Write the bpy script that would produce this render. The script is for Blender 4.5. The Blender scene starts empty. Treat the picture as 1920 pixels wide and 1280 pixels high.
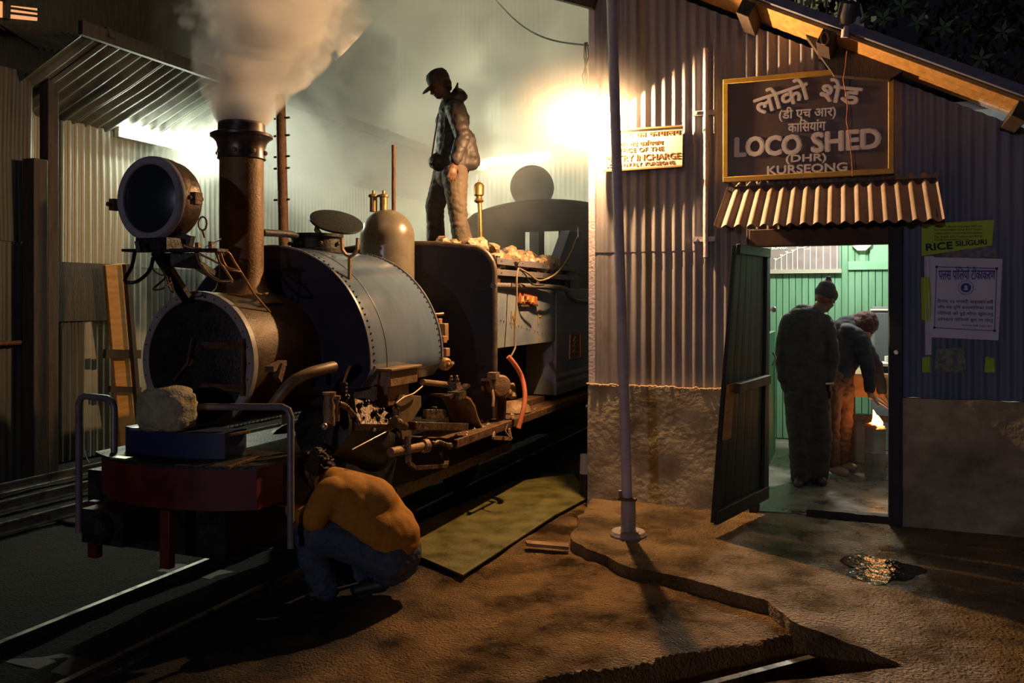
import bpy, bmesh, math, random
from mathutils import Vector, Matrix, noise
random.seed(7)
C = bpy.context.scene.collection
scene = bpy.context.scene
PI = math.pi
V = Vector
# ------------------------------------------------------------------ camera
FOC = 1600.0; CS, SN = 0.92848, 0.37139      # focal length in pixels of the 1920 frame; yaw 21.8 degrees
cd = bpy.data.cameras.new('camera'); cam = bpy.data.objects.new('camera', cd); C.objects.link(cam)
cam.location = (0, 0, 1.5); cam.rotation_euler = (PI/2, 0, math.atan(0.4))
cd.sensor_width = 36; cd.lens = 30; cd.shift_y = -80/1920; cd.clip_end = 200
scene.camera = cam
# ------------------------------------------------------------------ view, world
scene.view_settings.view_transform = 'Standard'
scene.view_settings.look = 'None'
scene.view_settings.exposure = 0.0
scene.view_settings.gamma = 1.0
scene.view_settings.use_curve_mapping = False
world = bpy.data.worlds.new('night'); scene.world = world; world.use_nodes = True
bg = world.node_tree.nodes['Background']
bg.inputs[0].default_value = (0.45, 0.42, 0.62, 1); bg.inputs[1].default_value = 0.006
scene.cycles.max_bounces = 7
scene.cycles.volume_bounces = 4
scene.cycles.volume_step_rate = 3.0
scene.cycles.volume_max_steps = 96
scene.cycles.sample_clamp_indirect = 3.0

def P(px, py, **k):
    """world point seen at a pixel, on the plane X=, Y=, Z= or at view depth d="""
    a = (px-960)/FOC; b = (560-py)/FOC
    dx, dy, dz = a*CS-SN, a*SN+CS, b
    if 'd' in k: t = k['d']
    elif 'X' in k: t = k['X']/dx
    elif 'Y' in k: t = k['Y']/dy
    else: t = (k['Z']-1.5)/dz
    return V((dx*t, dy*t, 1.5+dz*t))
BULB = V((-1.756, 6.10, 2.985))

def light(name, kind, loc, color, power, **k):
    l = bpy.data.lights.new(name, kind); l.color = color; l.energy = power
    for a, b in k.items(): setattr(l, a, b)
    o = bpy.data.objects.new(name, l); C.objects.link(o); o.location = loc
    return o
# the bare bulb on the corner of the building
light('bulb_light', 'POINT', BULB+V((-0.0, -0.0, -0.10)), (1.0, 0.58, 0.26), 500, shadow_soft_size=0.022)
# fluorescent tubes: on the left shed wall, on the far wall, and in the office ceiling
def tube_light(name, a, b, power, col, aim):
    o = light(name, 'AREA', (a+b)/2, col, power, shape='RECTANGLE', size=(b-a).length, size_y=0.06)
    x = (b-a).normalized(); z = -(aim - aim.project(x)).normalized(); y = z.cross(x)
    o.rotation_euler = Matrix((x, y, z)).transposed().to_euler()
    return o
T1a, T1b = V((-7.10, 6.75, 3.24)), V((-7.10, 7.95, 3.24))
T2a, T2b = V((-6.12, 13.85, 3.90)), V((-4.84, 13.85, 3.97))
T3a, T3b = V((-0.10, 7.9, 2.60)), V((-0.10, 9.1, 2.60))
tube_light('shed_tube_light', T1a+V((.07,0,-.03)), T1b+V((.07,0,-.03)), 90, (0.92, 1.0, 0.76), V((.75,0,-.6)))
tube_light('shed_tube_light_up', T1a+V((.05,0,.05)), T1b+V((.05,0,.05)), 16, (0.92, 1.0, 0.76), V((.5,0,.9)))
tube_light('far_tube_light', T2a+V((0,-.07,-.03)), T2b+V((0,-.07,-.03)), 290, (1.0, 0.97, 0.62), V((0,-.9,-.3)))
light('office_tube_light', 'POINT', (T3a+T3b)/2+V((0,0,-.12)), (1.0, 0.97, 0.86), 130, shadow_soft_size=.06)
# added fill, out of frame, that evenly brightens the haze at the far end
light('haze_fill_light', 'POINT', (-4.3, 11.5, 9.5), (1.0, 0.88, 0.52), 430, shadow_soft_size=0.2)
# a street lamp behind the photographer, cool and weak
light('street_light', 'POINT', (-1.0, -9.0, 2.7), (0.88, 0.80, 1.0), 430, shadow_soft_size=0.12)

# ------------------------------------------------------------------ materials
def lin(c):
    c = c/255
    return c/12.92 if c <= .04045 else ((c+.055)/1.055)**2.4
def rgb(r, g, b): return (lin(r), lin(g), lin(b), 1)
MATS = {}
def mat(name, c1, c2=None, rough=.6, rough2=None, metal=0, scale=6, detail=5, bump=0, bscale=40, bdist=.02, stretch=(1,1,1), ramp=(.35,.65), c3=None, spec=None, emit=None, estr=0):
    if name in MATS: return MATS[name]
    m = bpy.data.materials.new(name); m.use_nodes = True
    nt = m.node_tree; N = nt.nodes; L = nt.links
    b = N['Principled BSDF']
    b.inputs['Base Color'].default_value = c1
    b.inputs['Roughness'].default_value = rough
    b.inputs['Metallic'].default_value = metal
    if spec is not None: b.inputs['Specular IOR Level'].default_value = spec
    if emit:
        b.inputs['Emission Color'].default_value = emit; b.inputs['Emission Strength'].default_value = estr
    co = N.new('ShaderNodeNewGeometry'); mp = N.new('ShaderNodeMapping')
    mp.inputs['Scale'].default_value = stretch
    L.new(co.outputs['Position'], mp.inputs['Vector'])
    if c2 is not None:
        n = N.new('ShaderNodeTexNoise'); n.inputs['Scale'].default_value = scale; n.inputs['Detail'].default_value = detail
        n.inputs['Roughness'].default_value = .62
        L.new(mp.outputs[0], n.inputs['Vector'])
        r = N.new('ShaderNodeValToRGB'); r.color_ramp.elements[0].position = ramp[0]; r.color_ramp.elements[1].position = ramp[1]
        r.color_ramp.elements[0].color = c1; r.color_ramp.elements[1].color = c2
        if c3:
            e = r.color_ramp.elements.new(min(.99, ramp[1]+.14)); e.color = c3
        L.new(n.outputs['Fac'], r.inputs[0]); L.new(r.outputs[0], b.inputs['Base Color'])
        if rough2 is not None:
            q = N.new('ShaderNodeMapRange'); q.inputs['From Min'].default_value = ramp[0]; q.inputs['From Max'].default_value = ramp[1]
            q.inputs['To Min'].default_value = rough; q.inputs['To Max'].default_value = rough2
            L.new(n.outputs['Fac'], q.inputs['Value']); L.new(q.outputs[0], b.inputs['Roughness'])
    if bump:
        n2 = N.new('ShaderNodeTexNoise'); n2.inputs['Scale'].default_value = bscale; n2.inputs['Detail'].default_value = 4
        L.new(mp.outputs[0], n2.inputs['Vector'])
        bp = N.new('ShaderNodeBump'); bp.inputs['Strength'].default_value = bump; bp.inputs['Distance'].default_value = bdist
        L.new(n2.outputs['Fac'], bp.inputs['Height']); L.new(bp.outputs[0], b.inputs['Normal'])
    MATS[name] = m
    return m
tin = mat('painted_tin', (.155,.150,.185,1), (.25,.235,.25,1), .42, .6, 0, 3, bump=.12, bscale=18, stretch=(1,1,.25), c3=(.15,.075,.04,1), ramp=(.35,.62))
tin_cool = mat('cool_lit_tin', (.11,.15,.24,1), (.18,.22,.32,1), .5, .7, 0, 3, bump=.12, bscale=18, stretch=(1,1,.25))  # same tin paint as above, with cool light put into the colour
tin_awning = mat('awning_tin', (.24,.17,.13,1), (.36,.28,.23,1), .55, .7, 0, 5, bump=.15, bscale=25, c3=(.2,.10,.05,1))
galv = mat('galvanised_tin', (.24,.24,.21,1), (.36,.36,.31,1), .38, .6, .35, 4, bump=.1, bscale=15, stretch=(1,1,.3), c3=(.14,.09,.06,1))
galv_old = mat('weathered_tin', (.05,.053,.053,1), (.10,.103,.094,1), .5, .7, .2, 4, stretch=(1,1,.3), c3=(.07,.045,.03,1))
roof_tin = mat('roof_tin', (.10,.10,.09,1), (.24,.25,.22,1), .5, .7, .2, 2.5)
plaster = mat('old_plaster', (.20,.155,.095,1), (.50,.42,.28,1), .85, .95, 0, 3.2, 9, bump=.5, bscale=22, c3=(.60,.54,.42,1), ramp=(.32,.6))
ledge_m = mat('ledge_mortar', (.34,.22,.13,1), (.5,.36,.22,1), .85, None, 0, 14, bump=.6, bscale=30)
concrete = mat('wet_concrete', (.090,.060,.026,1), (.38,.245,.11,1), .12, .5, 0, 2.2, 12, bump=1.0, bscale=60, bdist=.075, ramp=(.36,.62), spec=.6)
yard_m = mat('yard_dirt', (.075,.044,.015,1), (.40,.22,.068,1), .18, .6, 0, 3, 12, bump=1.0, bscale=75, bdist=.08, ramp=(.35,.62))
dark_soil = mat('dark_soil', (.012,.010,.008,1), (.03,.024,.018,1), .6, .9, 0, 8, bump=1, bscale=40)
plate_m = mat('green_plate', (.06,.055,.012,1), (.13,.11,.025,1), .35, .7, 0, 5, 8, bump=.35, bscale=60)
room_floor = mat('room_floor', (.06,.055,.045,1), (.20,.19,.16,1), .18, .5, 0, 4, 9, bump=.3, bscale=20)
wood_or = mat('orange_wood', (.42,.19,.035,1), (.58,.29,.07,1), .6, None, 0, 9, bump=.2, bscale=60, stretch=(.4,.4,3))
wood_fascia = mat('fascia_wood', (.36,.18,.045,1), (.52,.28,.08,1), .7, None, 0, 9, bump=.3, bscale=50, stretch=(1,1,6))
wood_dk = mat('dark_wood', (.022,.014,.010,1), (.055,.035,.022,1), .7, None, 0, 8, bump=.3, bscale=50, stretch=(3,3,.4))
wood_blue = mat('weathered_edge', (.10,.11,.19,1), (.16,.17,.26,1), .7, None, 0, 8)
post_m = mat('grey_post', (.46,.40,.45,1), (.58,.52,.56,1), .5, .7, 0, 8, bump=.2, bscale=50)
rust = mat('rusty_iron', (.07,.035,.018,1), (.19,.095,.045,1), .55, .8, .3, 18, bump=.35, bscale=80)
rust_lt = mat('warm_iron', (.20,.12,.06,1), (.36,.22,.12,1), .45, .65, .3, 16, bump=.3, bscale=80)
black_iron = mat('black_iron', (.010,.009,.009,1), (.030,.025,.022,1), .42, .6, .3, 12, bump=.25, bscale=60)
smoke_iron = mat('smokebox_iron', (.030,.018,.010,1), (.11,.062,.028,1), .42, .6, .35, 7, bump=.15, bscale=70)
oily = mat('oily_iron', (.06,.040,.025,1), (.20,.13,.075,1), .22, .45, .5, 25, bump=.4, bscale=70)
steel = mat('bright_steel', (.45,.42,.38,1), (.6,.56,.5,1), .3, .45, .8, 20)
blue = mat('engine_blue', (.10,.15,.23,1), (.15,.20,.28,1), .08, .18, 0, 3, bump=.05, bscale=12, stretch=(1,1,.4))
blue_shade = mat('shaded_engine_blue', (.007,.008,.024,1), (.013,.014,.034,1), .7, .7, 0, 5, bump=.1, bscale=20)  # engine blue again, with the shade of the front faces in its colour
blue_panel = mat('panel_blue', (.17,.21,.27,1), (.27,.28,.30,1), .32, .5, 0, 4, bump=.12, bscale=16, c3=(.20,.15,.11,1))
red_m = mat('buffer_red', (.07,.006,.005,1), (.12,.010,.009,1), .4, .6, 0, 6)
red_plate = mat('plate_red', (.40,.10,.04,1), (.5,.15,.06,1), .5)
yellow_raised = mat('raised_yellow', (.62,.36,.10,1), None, .5)
rim_m = mat('pale_rim', (.27,.25,.24,1), (.38,.35,.33,1), .45, .6, .1, 9, c3=(.2,.1,.06,1))
lamp_rim = mat('lamp_rim', (.33,.31,.34,1), (.40,.38,.40,1), .4, .5, .2, 9)
brass = mat('brass', (.34,.21,.08,1), (.46,.30,.13,1), .38, .55, .85, 25)
dome_m = mat('dome_paint', (.20,.165,.12,1), (.26,.22,.16,1), .24, .36, .25, 5, bump=.04, bscale=12)
copper = mat('red_hose', (.50,.13,.06,1), (.6,.2,.1,1), .45)
bare = mat('copper_pipe', (.42,.22,.11,1), (.52,.30,.16,1), .35, .5, .5, 20)
rope_m = mat('rope', (.20,.14,.08,1), None, .8)
coal_m = mat('lumps', (.16,.10,.055,1), (.42,.29,.17,1), .22, .55, 0, 18, bump=.6, bscale=40)
sack_m = mat('sack_cloth', (.22,.20,.12,1), (.42,.39,.26,1), .9, None, 0, 12, bump=.6, bscale=60)
glass_dk = mat('lamp_glass', (.05,.065,.08,1), None, .30, metal=.6, spec=.9)
white_p = mat('white_enamel', (.75,.62,.42,1), (.85,.74,.55,1), .5, None, 0, 6)
text_brown = mat('brown_lettering', (.26,.10,.025,1), None, .6)
sign_bk = mat('sign_board', (.060,.036,.024,1), (.10,.062,.042,1), .38, .55, 0, 3)
sign_yel = mat('sign_frame', (.32,.20,.018,1), (.45,.28,.03,1), .5, None, 0, 7)
sign_wh = mat('sign_letters', (.62,.58,.60,1), None, .6)
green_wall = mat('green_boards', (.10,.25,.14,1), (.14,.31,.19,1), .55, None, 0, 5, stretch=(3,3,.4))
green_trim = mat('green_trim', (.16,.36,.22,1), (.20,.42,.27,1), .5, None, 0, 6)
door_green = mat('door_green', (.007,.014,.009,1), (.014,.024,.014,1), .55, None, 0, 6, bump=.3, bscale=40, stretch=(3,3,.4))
board_m = mat('notice_board', (.17,.14,.13,1), (.22,.185,.17,1), .7, None, 0, 8)
chalk = mat('white_paint', (.75,.72,.62,1), None, .7)
poster_gr = mat('green_poster', (.42,.66,.05,1), (.52,.74,.09,1), .7, None, 0, 5)
poster_wh = mat('white_poster', (.68,.68,.85,1), (.76,.76,.90,1), .7, None, 0, 4)
ink_blue = mat('blue_ink', (.04,.06,.30,1), None, .7)
ink_black = mat('black_ink', (.02,.02,.02,1), None, .7)
ink_red = mat('red_ink', (.35,.05,.04,1), None, .7)
skin = mat('skin', (.33,.16,.09,1), (.40,.20,.12,1), .5)
skin_dk = mat('skin_dark', (.10,.045,.025,1), (.14,.065,.035,1), .5)
jacket_m = mat('dark_jacket', (.020,.014,.012,1), (.040,.028,.024,1), .6, None, 0, 8, bump=.5, bscale=18)
trouser_m = mat('khaki_trousers', (.075,.052,.033,1), (.12,.085,.055,1), .75, None, 0, 8, bump=.5, bscale=16)
cap_m = mat('cap_cloth', (.030,.028,.026,1), (.05,.045,.04,1), .8)
sweater_m = mat('mustard_sweater', (.36,.15,.012,1), (.45,.20,.018,1), .85, None, 0, 30, bump=.18, bscale=160)
jeans_m = mat('blue_jeans', (.035,.055,.085,1), (.065,.095,.13,1), .8, None, 0, 20, bump=.4, bscale=60)
hair_m = mat('black_hair', (.018,.012,.008,1), (.05,.03,.015,1), .5, None, 0, 60, bump=.8, bscale=90)
coat_m = mat('dark_coat', (.020,.018,.014,1), (.038,.034,.027,1), .85, None, 0, 9, bump=.4, bscale=30)
brown_tr = mat('brown_trousers', (.11,.045,.02,1), (.16,.07,.035,1), .85, None, 0, 9, bump=.4, bscale=30)
navy = mat('navy_cloth', (.012,.012,.020,1), (.022,.022,.034,1), .85, None, 0, 9)
shawl_m = mat('maroon_shawl', (.055,.020,.017,1), (.085,.034,.028,1), .9, None, 0, 30, bump=.4, bscale=60)
shoe_m = mat('shoe', (.02,.016,.013,1), None, .5)
sandal_m = mat('tan_shoe', (.22,.15,.08,1), None, .6)
leaf_m = mat('leaves', (.018,.028,.010,1), (.045,.06,.018,1), .5, None, 0, 3)
leaf_lt = mat('pale_leaf', (.12,.22,.10,1), None, .5)
bark = mat('bark', (.04,.03,.02,1), None, .9)
tray_m = mat('drum_tin', (.16,.14,.11,1), (.26,.24,.19,1), .45, .6, .3, 8)
grey_box = mat('grey_cabinet', (.10,.12,.13,1), (.14,.16,.17,1), .5)
paper = mat('paper', (.75,.75,.68,1), None, .8)
cream = mat('stripe_cream', (.42,.40,.30,1), (.5,.47,.36,1), .5)
def dark_side_mix():  # ground colour goes near-black and rougher towards the left
    m = MATS['yard_dirt']; nt = m.node_tree; N = nt.nodes; L = nt.links; b = N['Principled BSDF']
    src = b.inputs['Base Color'].links[0].from_socket
    ge = N.new('ShaderNodeNewGeometry'); sp = N.new('ShaderNodeSeparateXYZ'); L.new(ge.outputs['Position'], sp.inputs[0])
    nz = N.new('ShaderNodeTexNoise'); nz.inputs['Scale'].default_value = 2.5; nz.inputs['Detail'].default_value = 6; L.new(ge.outputs['Position'], nz.inputs['Vector'])
    a = N.new('ShaderNodeMath'); a.operation = 'MULTIPLY_ADD'; L.new(nz.outputs['Fac'], a.inputs[0]); a.inputs[1].default_value = 1.2; L.new(sp.outputs[0], a.inputs[2])
    r = N.new('ShaderNodeMapRange'); r.inputs['From Min'].default_value = -1.9; r.inputs['From Max'].default_value = -1.3; L.new(a.outputs[0], r.inputs['Value'])
    mx = N.new('ShaderNodeMix'); mx.data_type = 'RGBA'; L.new(r.outputs[0], mx.inputs[0]); mx.inputs[6].default_value = (.011,.008,.006,1); L.new(src, mx.inputs[7]); L.new(mx.outputs[2], b.inputs['Base Color'])
    rs = b.inputs['Roughness'].links[0].from_socket; m2 = N.new('ShaderNodeMix'); L.new(r.outputs[0], m2.inputs[0]); m2.inputs[2].default_value = .95; L.new(rs, m2.inputs[3]); L.new(m2.outputs[0], b.inputs['Roughness'])
dark_side_mix()
def emis(name, col, s):
    m = bpy.data.materials.new(name); m.use_nodes = True
    b = m.node_tree.nodes['Principled BSDF']; b.inputs['Base Color'].default_value = (.8,.8,.8,1)
    b.inputs['Emission Color'].default_value = (*col, 1); b.inputs['Emission Strength'].default_value = s
    return m
m_bulb = emis('bulb_glow', (1, .72, .40), 60)
m_tube = emis('tube_glow', (.92, 1, .86), 40)
m_tube2 = emis('tube_glow_far', (1, 1, .82), 160)
m_fire = emis('fire', (1, .36, .07), 14)
m_ember = emis('ember', (1, .22, .03), 3)
m_winlit = emis('lit_window', (1, .34, .09), .75)
m_clock = emis('clock_glow', (1, .80, .42), .55)  # emission put on the clock rim to brighten it; no lamp there

# ------------------------------------------------------------------ mesh builder
ROOT = {}
class M:
    def __init__(s): s.v = []; s.f = []; s.mi = []; s.cur = 0
    def add(s, vs, fs):
        o = len(s.v); s.v += [V(v) for v in vs]; s.f += [tuple(i+o for i in f) for f in fs]; s.mi += [s.cur]*len(fs)
        return s
    def box(s, c, size, rot=None):
        x, y, z = [q/2 for q in size]; c = V(c)
        vs = [V((a*x, b*y, d*z)) for a in (-1,1) for b in (-1,1) for d in (-1,1)]
        if rot is not None: vs = [rot @ v for v in vs]
        return s.add([v+c for v in vs], [(0,1,3,2),(4,6,7,5),(0,4,5,1),(2,3,7,6),(0,2,6,4),(1,5,7,3)])
    def b2(s, lo, hi):
        lo, hi = V(lo), V(hi); return s.box((lo+hi)/2, hi-lo)
    def bar(s, a, b, w, h, up=(0,0,1)):
        a, b = V(a), V(b); z = (b-a); L = z.length; z.normalize(); u = V(up)
        x = u.cross(z)
        if x.length < 1e-4: x = V((1,0,0))
        x.normalize(); y = z.cross(x)
        return s.box((a+b)/2, (w, h, L), Matrix((x, y, z)).transposed())
    def tube(s, pts, r, n=8, caps=True, closed=False):
        pts = [V(p) for p in pts]; k = len(pts)
        rs = r if isinstance(r, (list, tuple)) else [r]*k
        t0 = (pts[1]-pts[0]).normalized(); x = t0.orthogonal().normalized()
        vs = []
        for i, p in enumerate(pts):
            if closed: t = (pts[(i+1) % k]-pts[i-1])
            else: t = pts[min(i+1, k-1)]-pts[max(i-1, 0)]
            t.normalize(); x = (x - t*x.dot(t)).normalized(); y = t.cross(x)
            for j in range(n):
                a = 2*PI*j/n; vs.append(p+(x*math.cos(a)+y*math.sin(a))*rs[i])
        fs = [(i*n+j, i*n+(j+1) % n, (i+1)*n+(j+1) % n, (i+1)*n+j) for i in range(k-1) for j in range(n)]
        if closed: fs += [((k-1)*n+j, (k-1)*n+(j+1) % n, (j+1) % n, j) for j in range(n)]
        elif caps: fs += [tuple(range(n))[::-1], tuple((k-1)*n+j for j in range(n))]
        return s.add(vs, fs)
    def cyl(s, a, b, r, r2=None, n=16): return s.tube([a, b], [r, r if r2 is None else r2], n)
    def lathe(s, o, ax, prof, n=24, a0=0, a1=2*PI, ref=None):
        """prof: list of (radius, height along ax)"""
        o = V(o); ax = V(ax).normalized(); x = (V(ref) if ref else ax.orthogonal()); x = (x-ax*x.dot(ax)).normalized(); y = ax.cross(x)
        full = abs(a1-a0-2*PI) < 1e-6; m = n if full else n+1
        vs = [o+ax*h+(x*math.cos(a0+(a1-a0)*j/n)+y*math.sin(a0+(a1-a0)*j/n))*r for r, h in prof for j in range(m)]
        fs = []
        for i in range(len(prof)-1):
            for j in range(n if full else m-1):
                q = (j+1) % m; fs.append((i*m+j, i*m+q, (i+1)*m+q, (i+1)*m+j))
        return s.add(vs, fs)
    def sphere(s, c, r, n=12, sc=(1,1,1), rot=None):
        k = n//2; vs = []; c = V(c)
        for i in range(k+1):
            for j in range(n):
                t = PI*i/k; a = 2*PI*j/n
                p = V((math.sin(t)*math.cos(a)*sc[0], math.sin(t)*math.sin(a)*sc[1], math.cos(t)*sc[2]))*r
                if rot is not None: p = rot @ p
                vs.append(c+p)
        return s.add(vs, [(i*n+j, (i+1)*n+j, (i+1)*n+(j+1) % n, i*n+(j+1) % n) for i in range(k) for j in range(n)])
    def prism(s, pts, off):
        """planar polygon pts extruded by vector off"""
        n = len(pts); pts = [V(p) for p in pts]; off = V(off)
        return s.add(pts+[p+off for p in pts], [tuple(range(n))[::-1], tuple(range(n, 2*n))]+[(i, (i+1) % n, n+(i+1) % n, n+i) for i in range(n)])
    def quad(s, a, b, c, d): return s.add([a, b, c, d], [(0, 1, 2, 3)])
    def corr(s, o, u, v, nrm, w, h, per=.076, amp=.009, ns=8, hs=3, th=.0015, wob=0):
        """corrugated sheet; u along the width, v up the height"""
        o, u, v, nrm = V(o), V(u).normalized(), V(v), V(nrm).normalized()
        k = max(4, int(w/per*ns)); vs = []
        if v.length < 1.001 and v.length > .999: v = v*h
        for i in range(hs+1):
            for j in range(k+1):
                x = w*j/k; d = amp*math.cos(2*PI*x/per)
                p = o+u*x+v*(i/hs)
                if wob: d += wob*noise.noise(p*2.2)
                vs.append(p+nrm*d)
        n0 = len(vs); m = k+1
        fs = [(i*m+j, i*m+j+1, (i+1)*m+j+1, (i+1)*m+j) for i in range(hs) for j in range(k)]
        if th:
            vs += [p-nrm*th for p in vs[:n0]]
            fs += [tuple(n0+q for q in f[::-1]) for f in list(fs)]
            for i in (0, hs):
                fs += [(i*m+j, n0+i*m+j, n0+i*m+j+1, i*m+j+1) for j in range(k)]
        return s.add(vs, fs)
    def build(s, name, m, parent=None, smooth=True, ang=40, bevel=0, **tags):
        me = bpy.data.meshes.new(name)
        if parent is not None: off = ROOT[parent.name]
        else:
            xs = [v.x for v in s.v]; ys = [v.y for v in s.v]; off = V(((min(xs)+max(xs))/2, (min(ys)+max(ys))/2, min(v.z for v in s.v)))
        me.from_pydata([v-off for v in s.v], [], s.f)
        ms = m if isinstance(m, (list, tuple)) else [m]
        for q in ms: me.materials.append(q)
        if len(ms) > 1: me.polygons.foreach_set('material_index', s.mi)
        me.update()
        if smooth:
            me.shade_smooth()
            try: me.set_sharp_from_angle(angle=math.radians(ang))
            except Exception: pass
        o = bpy.data.objects.new(name, me); C.objects.link(o)
        if parent is not None: o.parent = parent; ROOT[o.name] = off
        else: o.location = off; ROOT[o.name] = off
        if bevel:
            b = o.modifiers.new('bevel', 'BEVEL'); b.width = bevel; b.segments = 2; b.limit_method = 'ANGLE'
        for k, q in tags.items(): o[k] = q
        return o
def empty(name, loc, label=None, category=None, group=None, kind=None):
    o = bpy.data.objects.new(name, None); C.objects.link(o); o.location = loc; ROOT[o.name] = V(loc)
    o.empty_display_size = .1
    if label: o['label'] = label
    if category: o['category'] = category
    if group: o['group'] = group
    if kind: o['kind'] = kind
    return o
def evaluated(o, keep=False):
    dg = bpy.context.evaluated_depsgraph_get()
    me = bpy.data.meshes.new_from_object(o.evaluated_get(dg), depsgraph=dg)
    return me
TXT = {}
def text(s, body, o, u, v, w, h, n=None, shear=0, ext=.0):
    """lettering scaled into a w x h box whose lower left is o"""
    if body not in TXT:
        c = bpy.data.curves.new('t', 'FONT'); c.body = body; c.resolution_u = 3; c.extrude = 0.02
        ob = bpy.data.objects.new('t', c); C.objects.link(ob)
        bpy.context.view_layer.update(); me = evaluated(ob)
        vs = [q.co.copy() for q in me.vertices]; fs = [tuple(p.vertices) for p in me.polygons]
        bpy.data.objects.remove(ob); bpy.data.curves.remove(c); bpy.data.meshes.remove(me)
        TXT[body] = (vs, fs)
    vs, fs = TXT[body]
    if not vs: return
    x0 = min(q.x for q in vs); x1 = max(q.x for q in vs); y0 = min(q.y for q in vs); y1 = max(q.y for q in vs)
    o, u, v = V(o), V(u).normalized(), V(v).normalized(); nn = u.cross(v)
    out = [o+u*((q.x-x0)/(x1-x0)*w)+v*((q.y-y0)/(y1-y0)*h)+nn*(.0007+q.z*.012) for q in vs]
    s.add(out, fs)
def bold(s, body, o, u, v, w, h, t):
    """text drawn thrice with small offsets for a brush-heavy stroke"""
    u_, v_ = V(u).normalized(), V(v).normalized()
    for i, (a, b) in enumerate(((-t,0),(t,0),(0,t*.8),(0,-t*.8),(-t*.7,-t*.6),(t*.7,t*.6),(-t*.7,t*.6),(t*.7,-t*.6),(0,0))): text(s, body, V(o)+u_*a+v_*b+u_.cross(v_)*(.0002*i), u, v, w, h)
def in_poly(x, y, poly):
    r = False; j = len(poly)-1
    for i in range(len(poly)):
        a, b = poly[i], poly[j]
        if (a[1] > y) != (b[1] > y) and x < (b[0]-a[0])*(y-a[1])/(b[1]-a[1])+a[0]: r = not r
        j = i
    return r
def fbm(x, y, sc, seed=0): return noise.fractal(V((x*sc, y*sc, seed)), 1.0, 2.0, 4)
# ================================================================== SETTING
ZF = 6.26                                    # facade plane of the office
def zroof(x): return 3.484-.509*(x+.567)
tin = MATS['painted_tin']
slab_px = [(1118,924),(1094,955),(1080,990),(1077,1012),(1100,1032),(1180,1062),(1290,1085),(1370,1105),(1440,1130),(1485,1166),(1580,1200),(1700,1248)]
SLAB = [P(x, y, Z=0).xy[:] for x, y in slab_px]+[P(1400,1284,Z=0).xy[:], (-.9, 2.3), (-.6, 1.2), (4.2, 1.2), (4.2, 6.5), (-1.84, 6.5)]
TRENCH = [(-3.2, 1.36), (-1.52, 2.98), (-.30, 4.16), P(1480,1160,Z=0).xy[:], P(1590,1195,Z=0).xy[:], (P(1710,1238,Z=0)+V((.05,.1,0))).xy[:], (1.2, 3.6), (.2, 1.0), (-2.2, .6)]
def grid(name, x0, x1, y0, y1, st, hf, keep, m, skirt=0, relax=0, **tags):
    nx = int((x1-x0)/st); ny = int((y1-y0)/st); idx = {}; mb = M()
    def vid(i, j):
        if (i, j) not in idx:
            x = x0+i*st; y = y0+j*st; jx = st*.35*noise.noise(V((x*40, y*40, 1))); jy = st*.35*noise.noise(V((x*40, y*40, 9)))
            idx[(i, j)] = len(mb.v); mb.v.append(V((x+jx, y+jy, hf(x, y))))
        return idx[(i, j)]
    cells = set((i, j) for i in range(nx) for j in range(ny) if keep(x0+(i+.5)*st, y0+(j+.5)*st))
    for i, j in cells: mb.f.append((vid(i, j), vid(i+1, j), vid(i+1, j+1), vid(i, j+1)))
    if relax:
        bd = {}
        for i, j in cells:
            for di, dj, a, b in ((-1,0,(i,j+1),(i,j)),(1,0,(i+1,j),(i+1,j+1)),(0,-1,(i,j),(i+1,j)),(0,1,(i+1,j+1),(i,j+1))):
                if (i+di, j+dj) not in cells: bd.setdefault(idx[a], []).append(idx[b]); bd.setdefault(idx[b], []).append(idx[a])
        for _ in range(relax):
            nw = {k: (mb.v[k]*.4+sum((mb.v[q] for q in ns), V((0,0,0)))*(.6/len(ns))) for k, ns in bd.items()}
            for k, p in nw.items(): mb.v[k] = p
    if skirt:
        low = {}
        def lv(k):
            if k not in low: low[k] = len(mb.v); v = mb.v[k]; mb.v.append(V((v.x+.01*noise.noise(v*30), v.y, v.z-skirt)))
            return low[k]
        for i, j in cells:
            for di, dj, a, b in ((-1,0,(i,j+1),(i,j)),(1,0,(i+1,j),(i+1,j+1)),(0,-1,(i,j),(i+1,j)),(0,1,(i+1,j+1),(i,j+1))):
                if (i+di, j+dj) not in cells:
                    a_, b_ = idx[a], idx[b]; mb.f.append((b_, a_, lv(a_), lv(b_)))
    mb.mi = [0]*len(mb.f)
    return mb.build(name, m, ang=50, kind='structure', **tags)
def slab_in(x, y):
    q = .03*noise.noise(V((x*4, y*4, 3)))+.012*noise.noise(V((x*16, y*16, 3)))
    return in_poly(x+q, y+q, SLAB) and y < 6.5
def yard_h(x, y):
    h = -.07+.014*fbm(x, y, 1.3)+.006*fbm(x, y, 9, 4)
    if x < -2.2: h -= min(.05, (-2.2-x)*.06)
    q = .05*noise.noise(V((x*4, y*4, 7)))
    if -3.4 < x < 1.4 and y < 4.8:
        X_, Y_ = x+q, y-q
        if in_poly(X_, Y_, TRENCH):
            d = 9
            for k in range(3):
                (ax, ay), (bx, by) = TRENCH[k], TRENCH[k+1]; t = max(0, min(1, ((X_-ax)*(bx-ax)+(Y_-ay)*(by-ay))/((bx-ax)**2+(by-ay)**2)))
                d = min(d, math.hypot(X_-ax-t*(bx-ax), Y_-ay-t*(by-ay)))
            h -= (.34+.03*fbm(x, y, 6))*min(1, d/.07)
    return h
def slab_h(x, y):
    h = .007*fbm(x, y, 1.7)+.004*fbm(x, y, 11, 2)
    return h-.020*max(0, 1-(((x-.13)*.8)**2+((y-5.20)*.62)**2)/.05)
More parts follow.
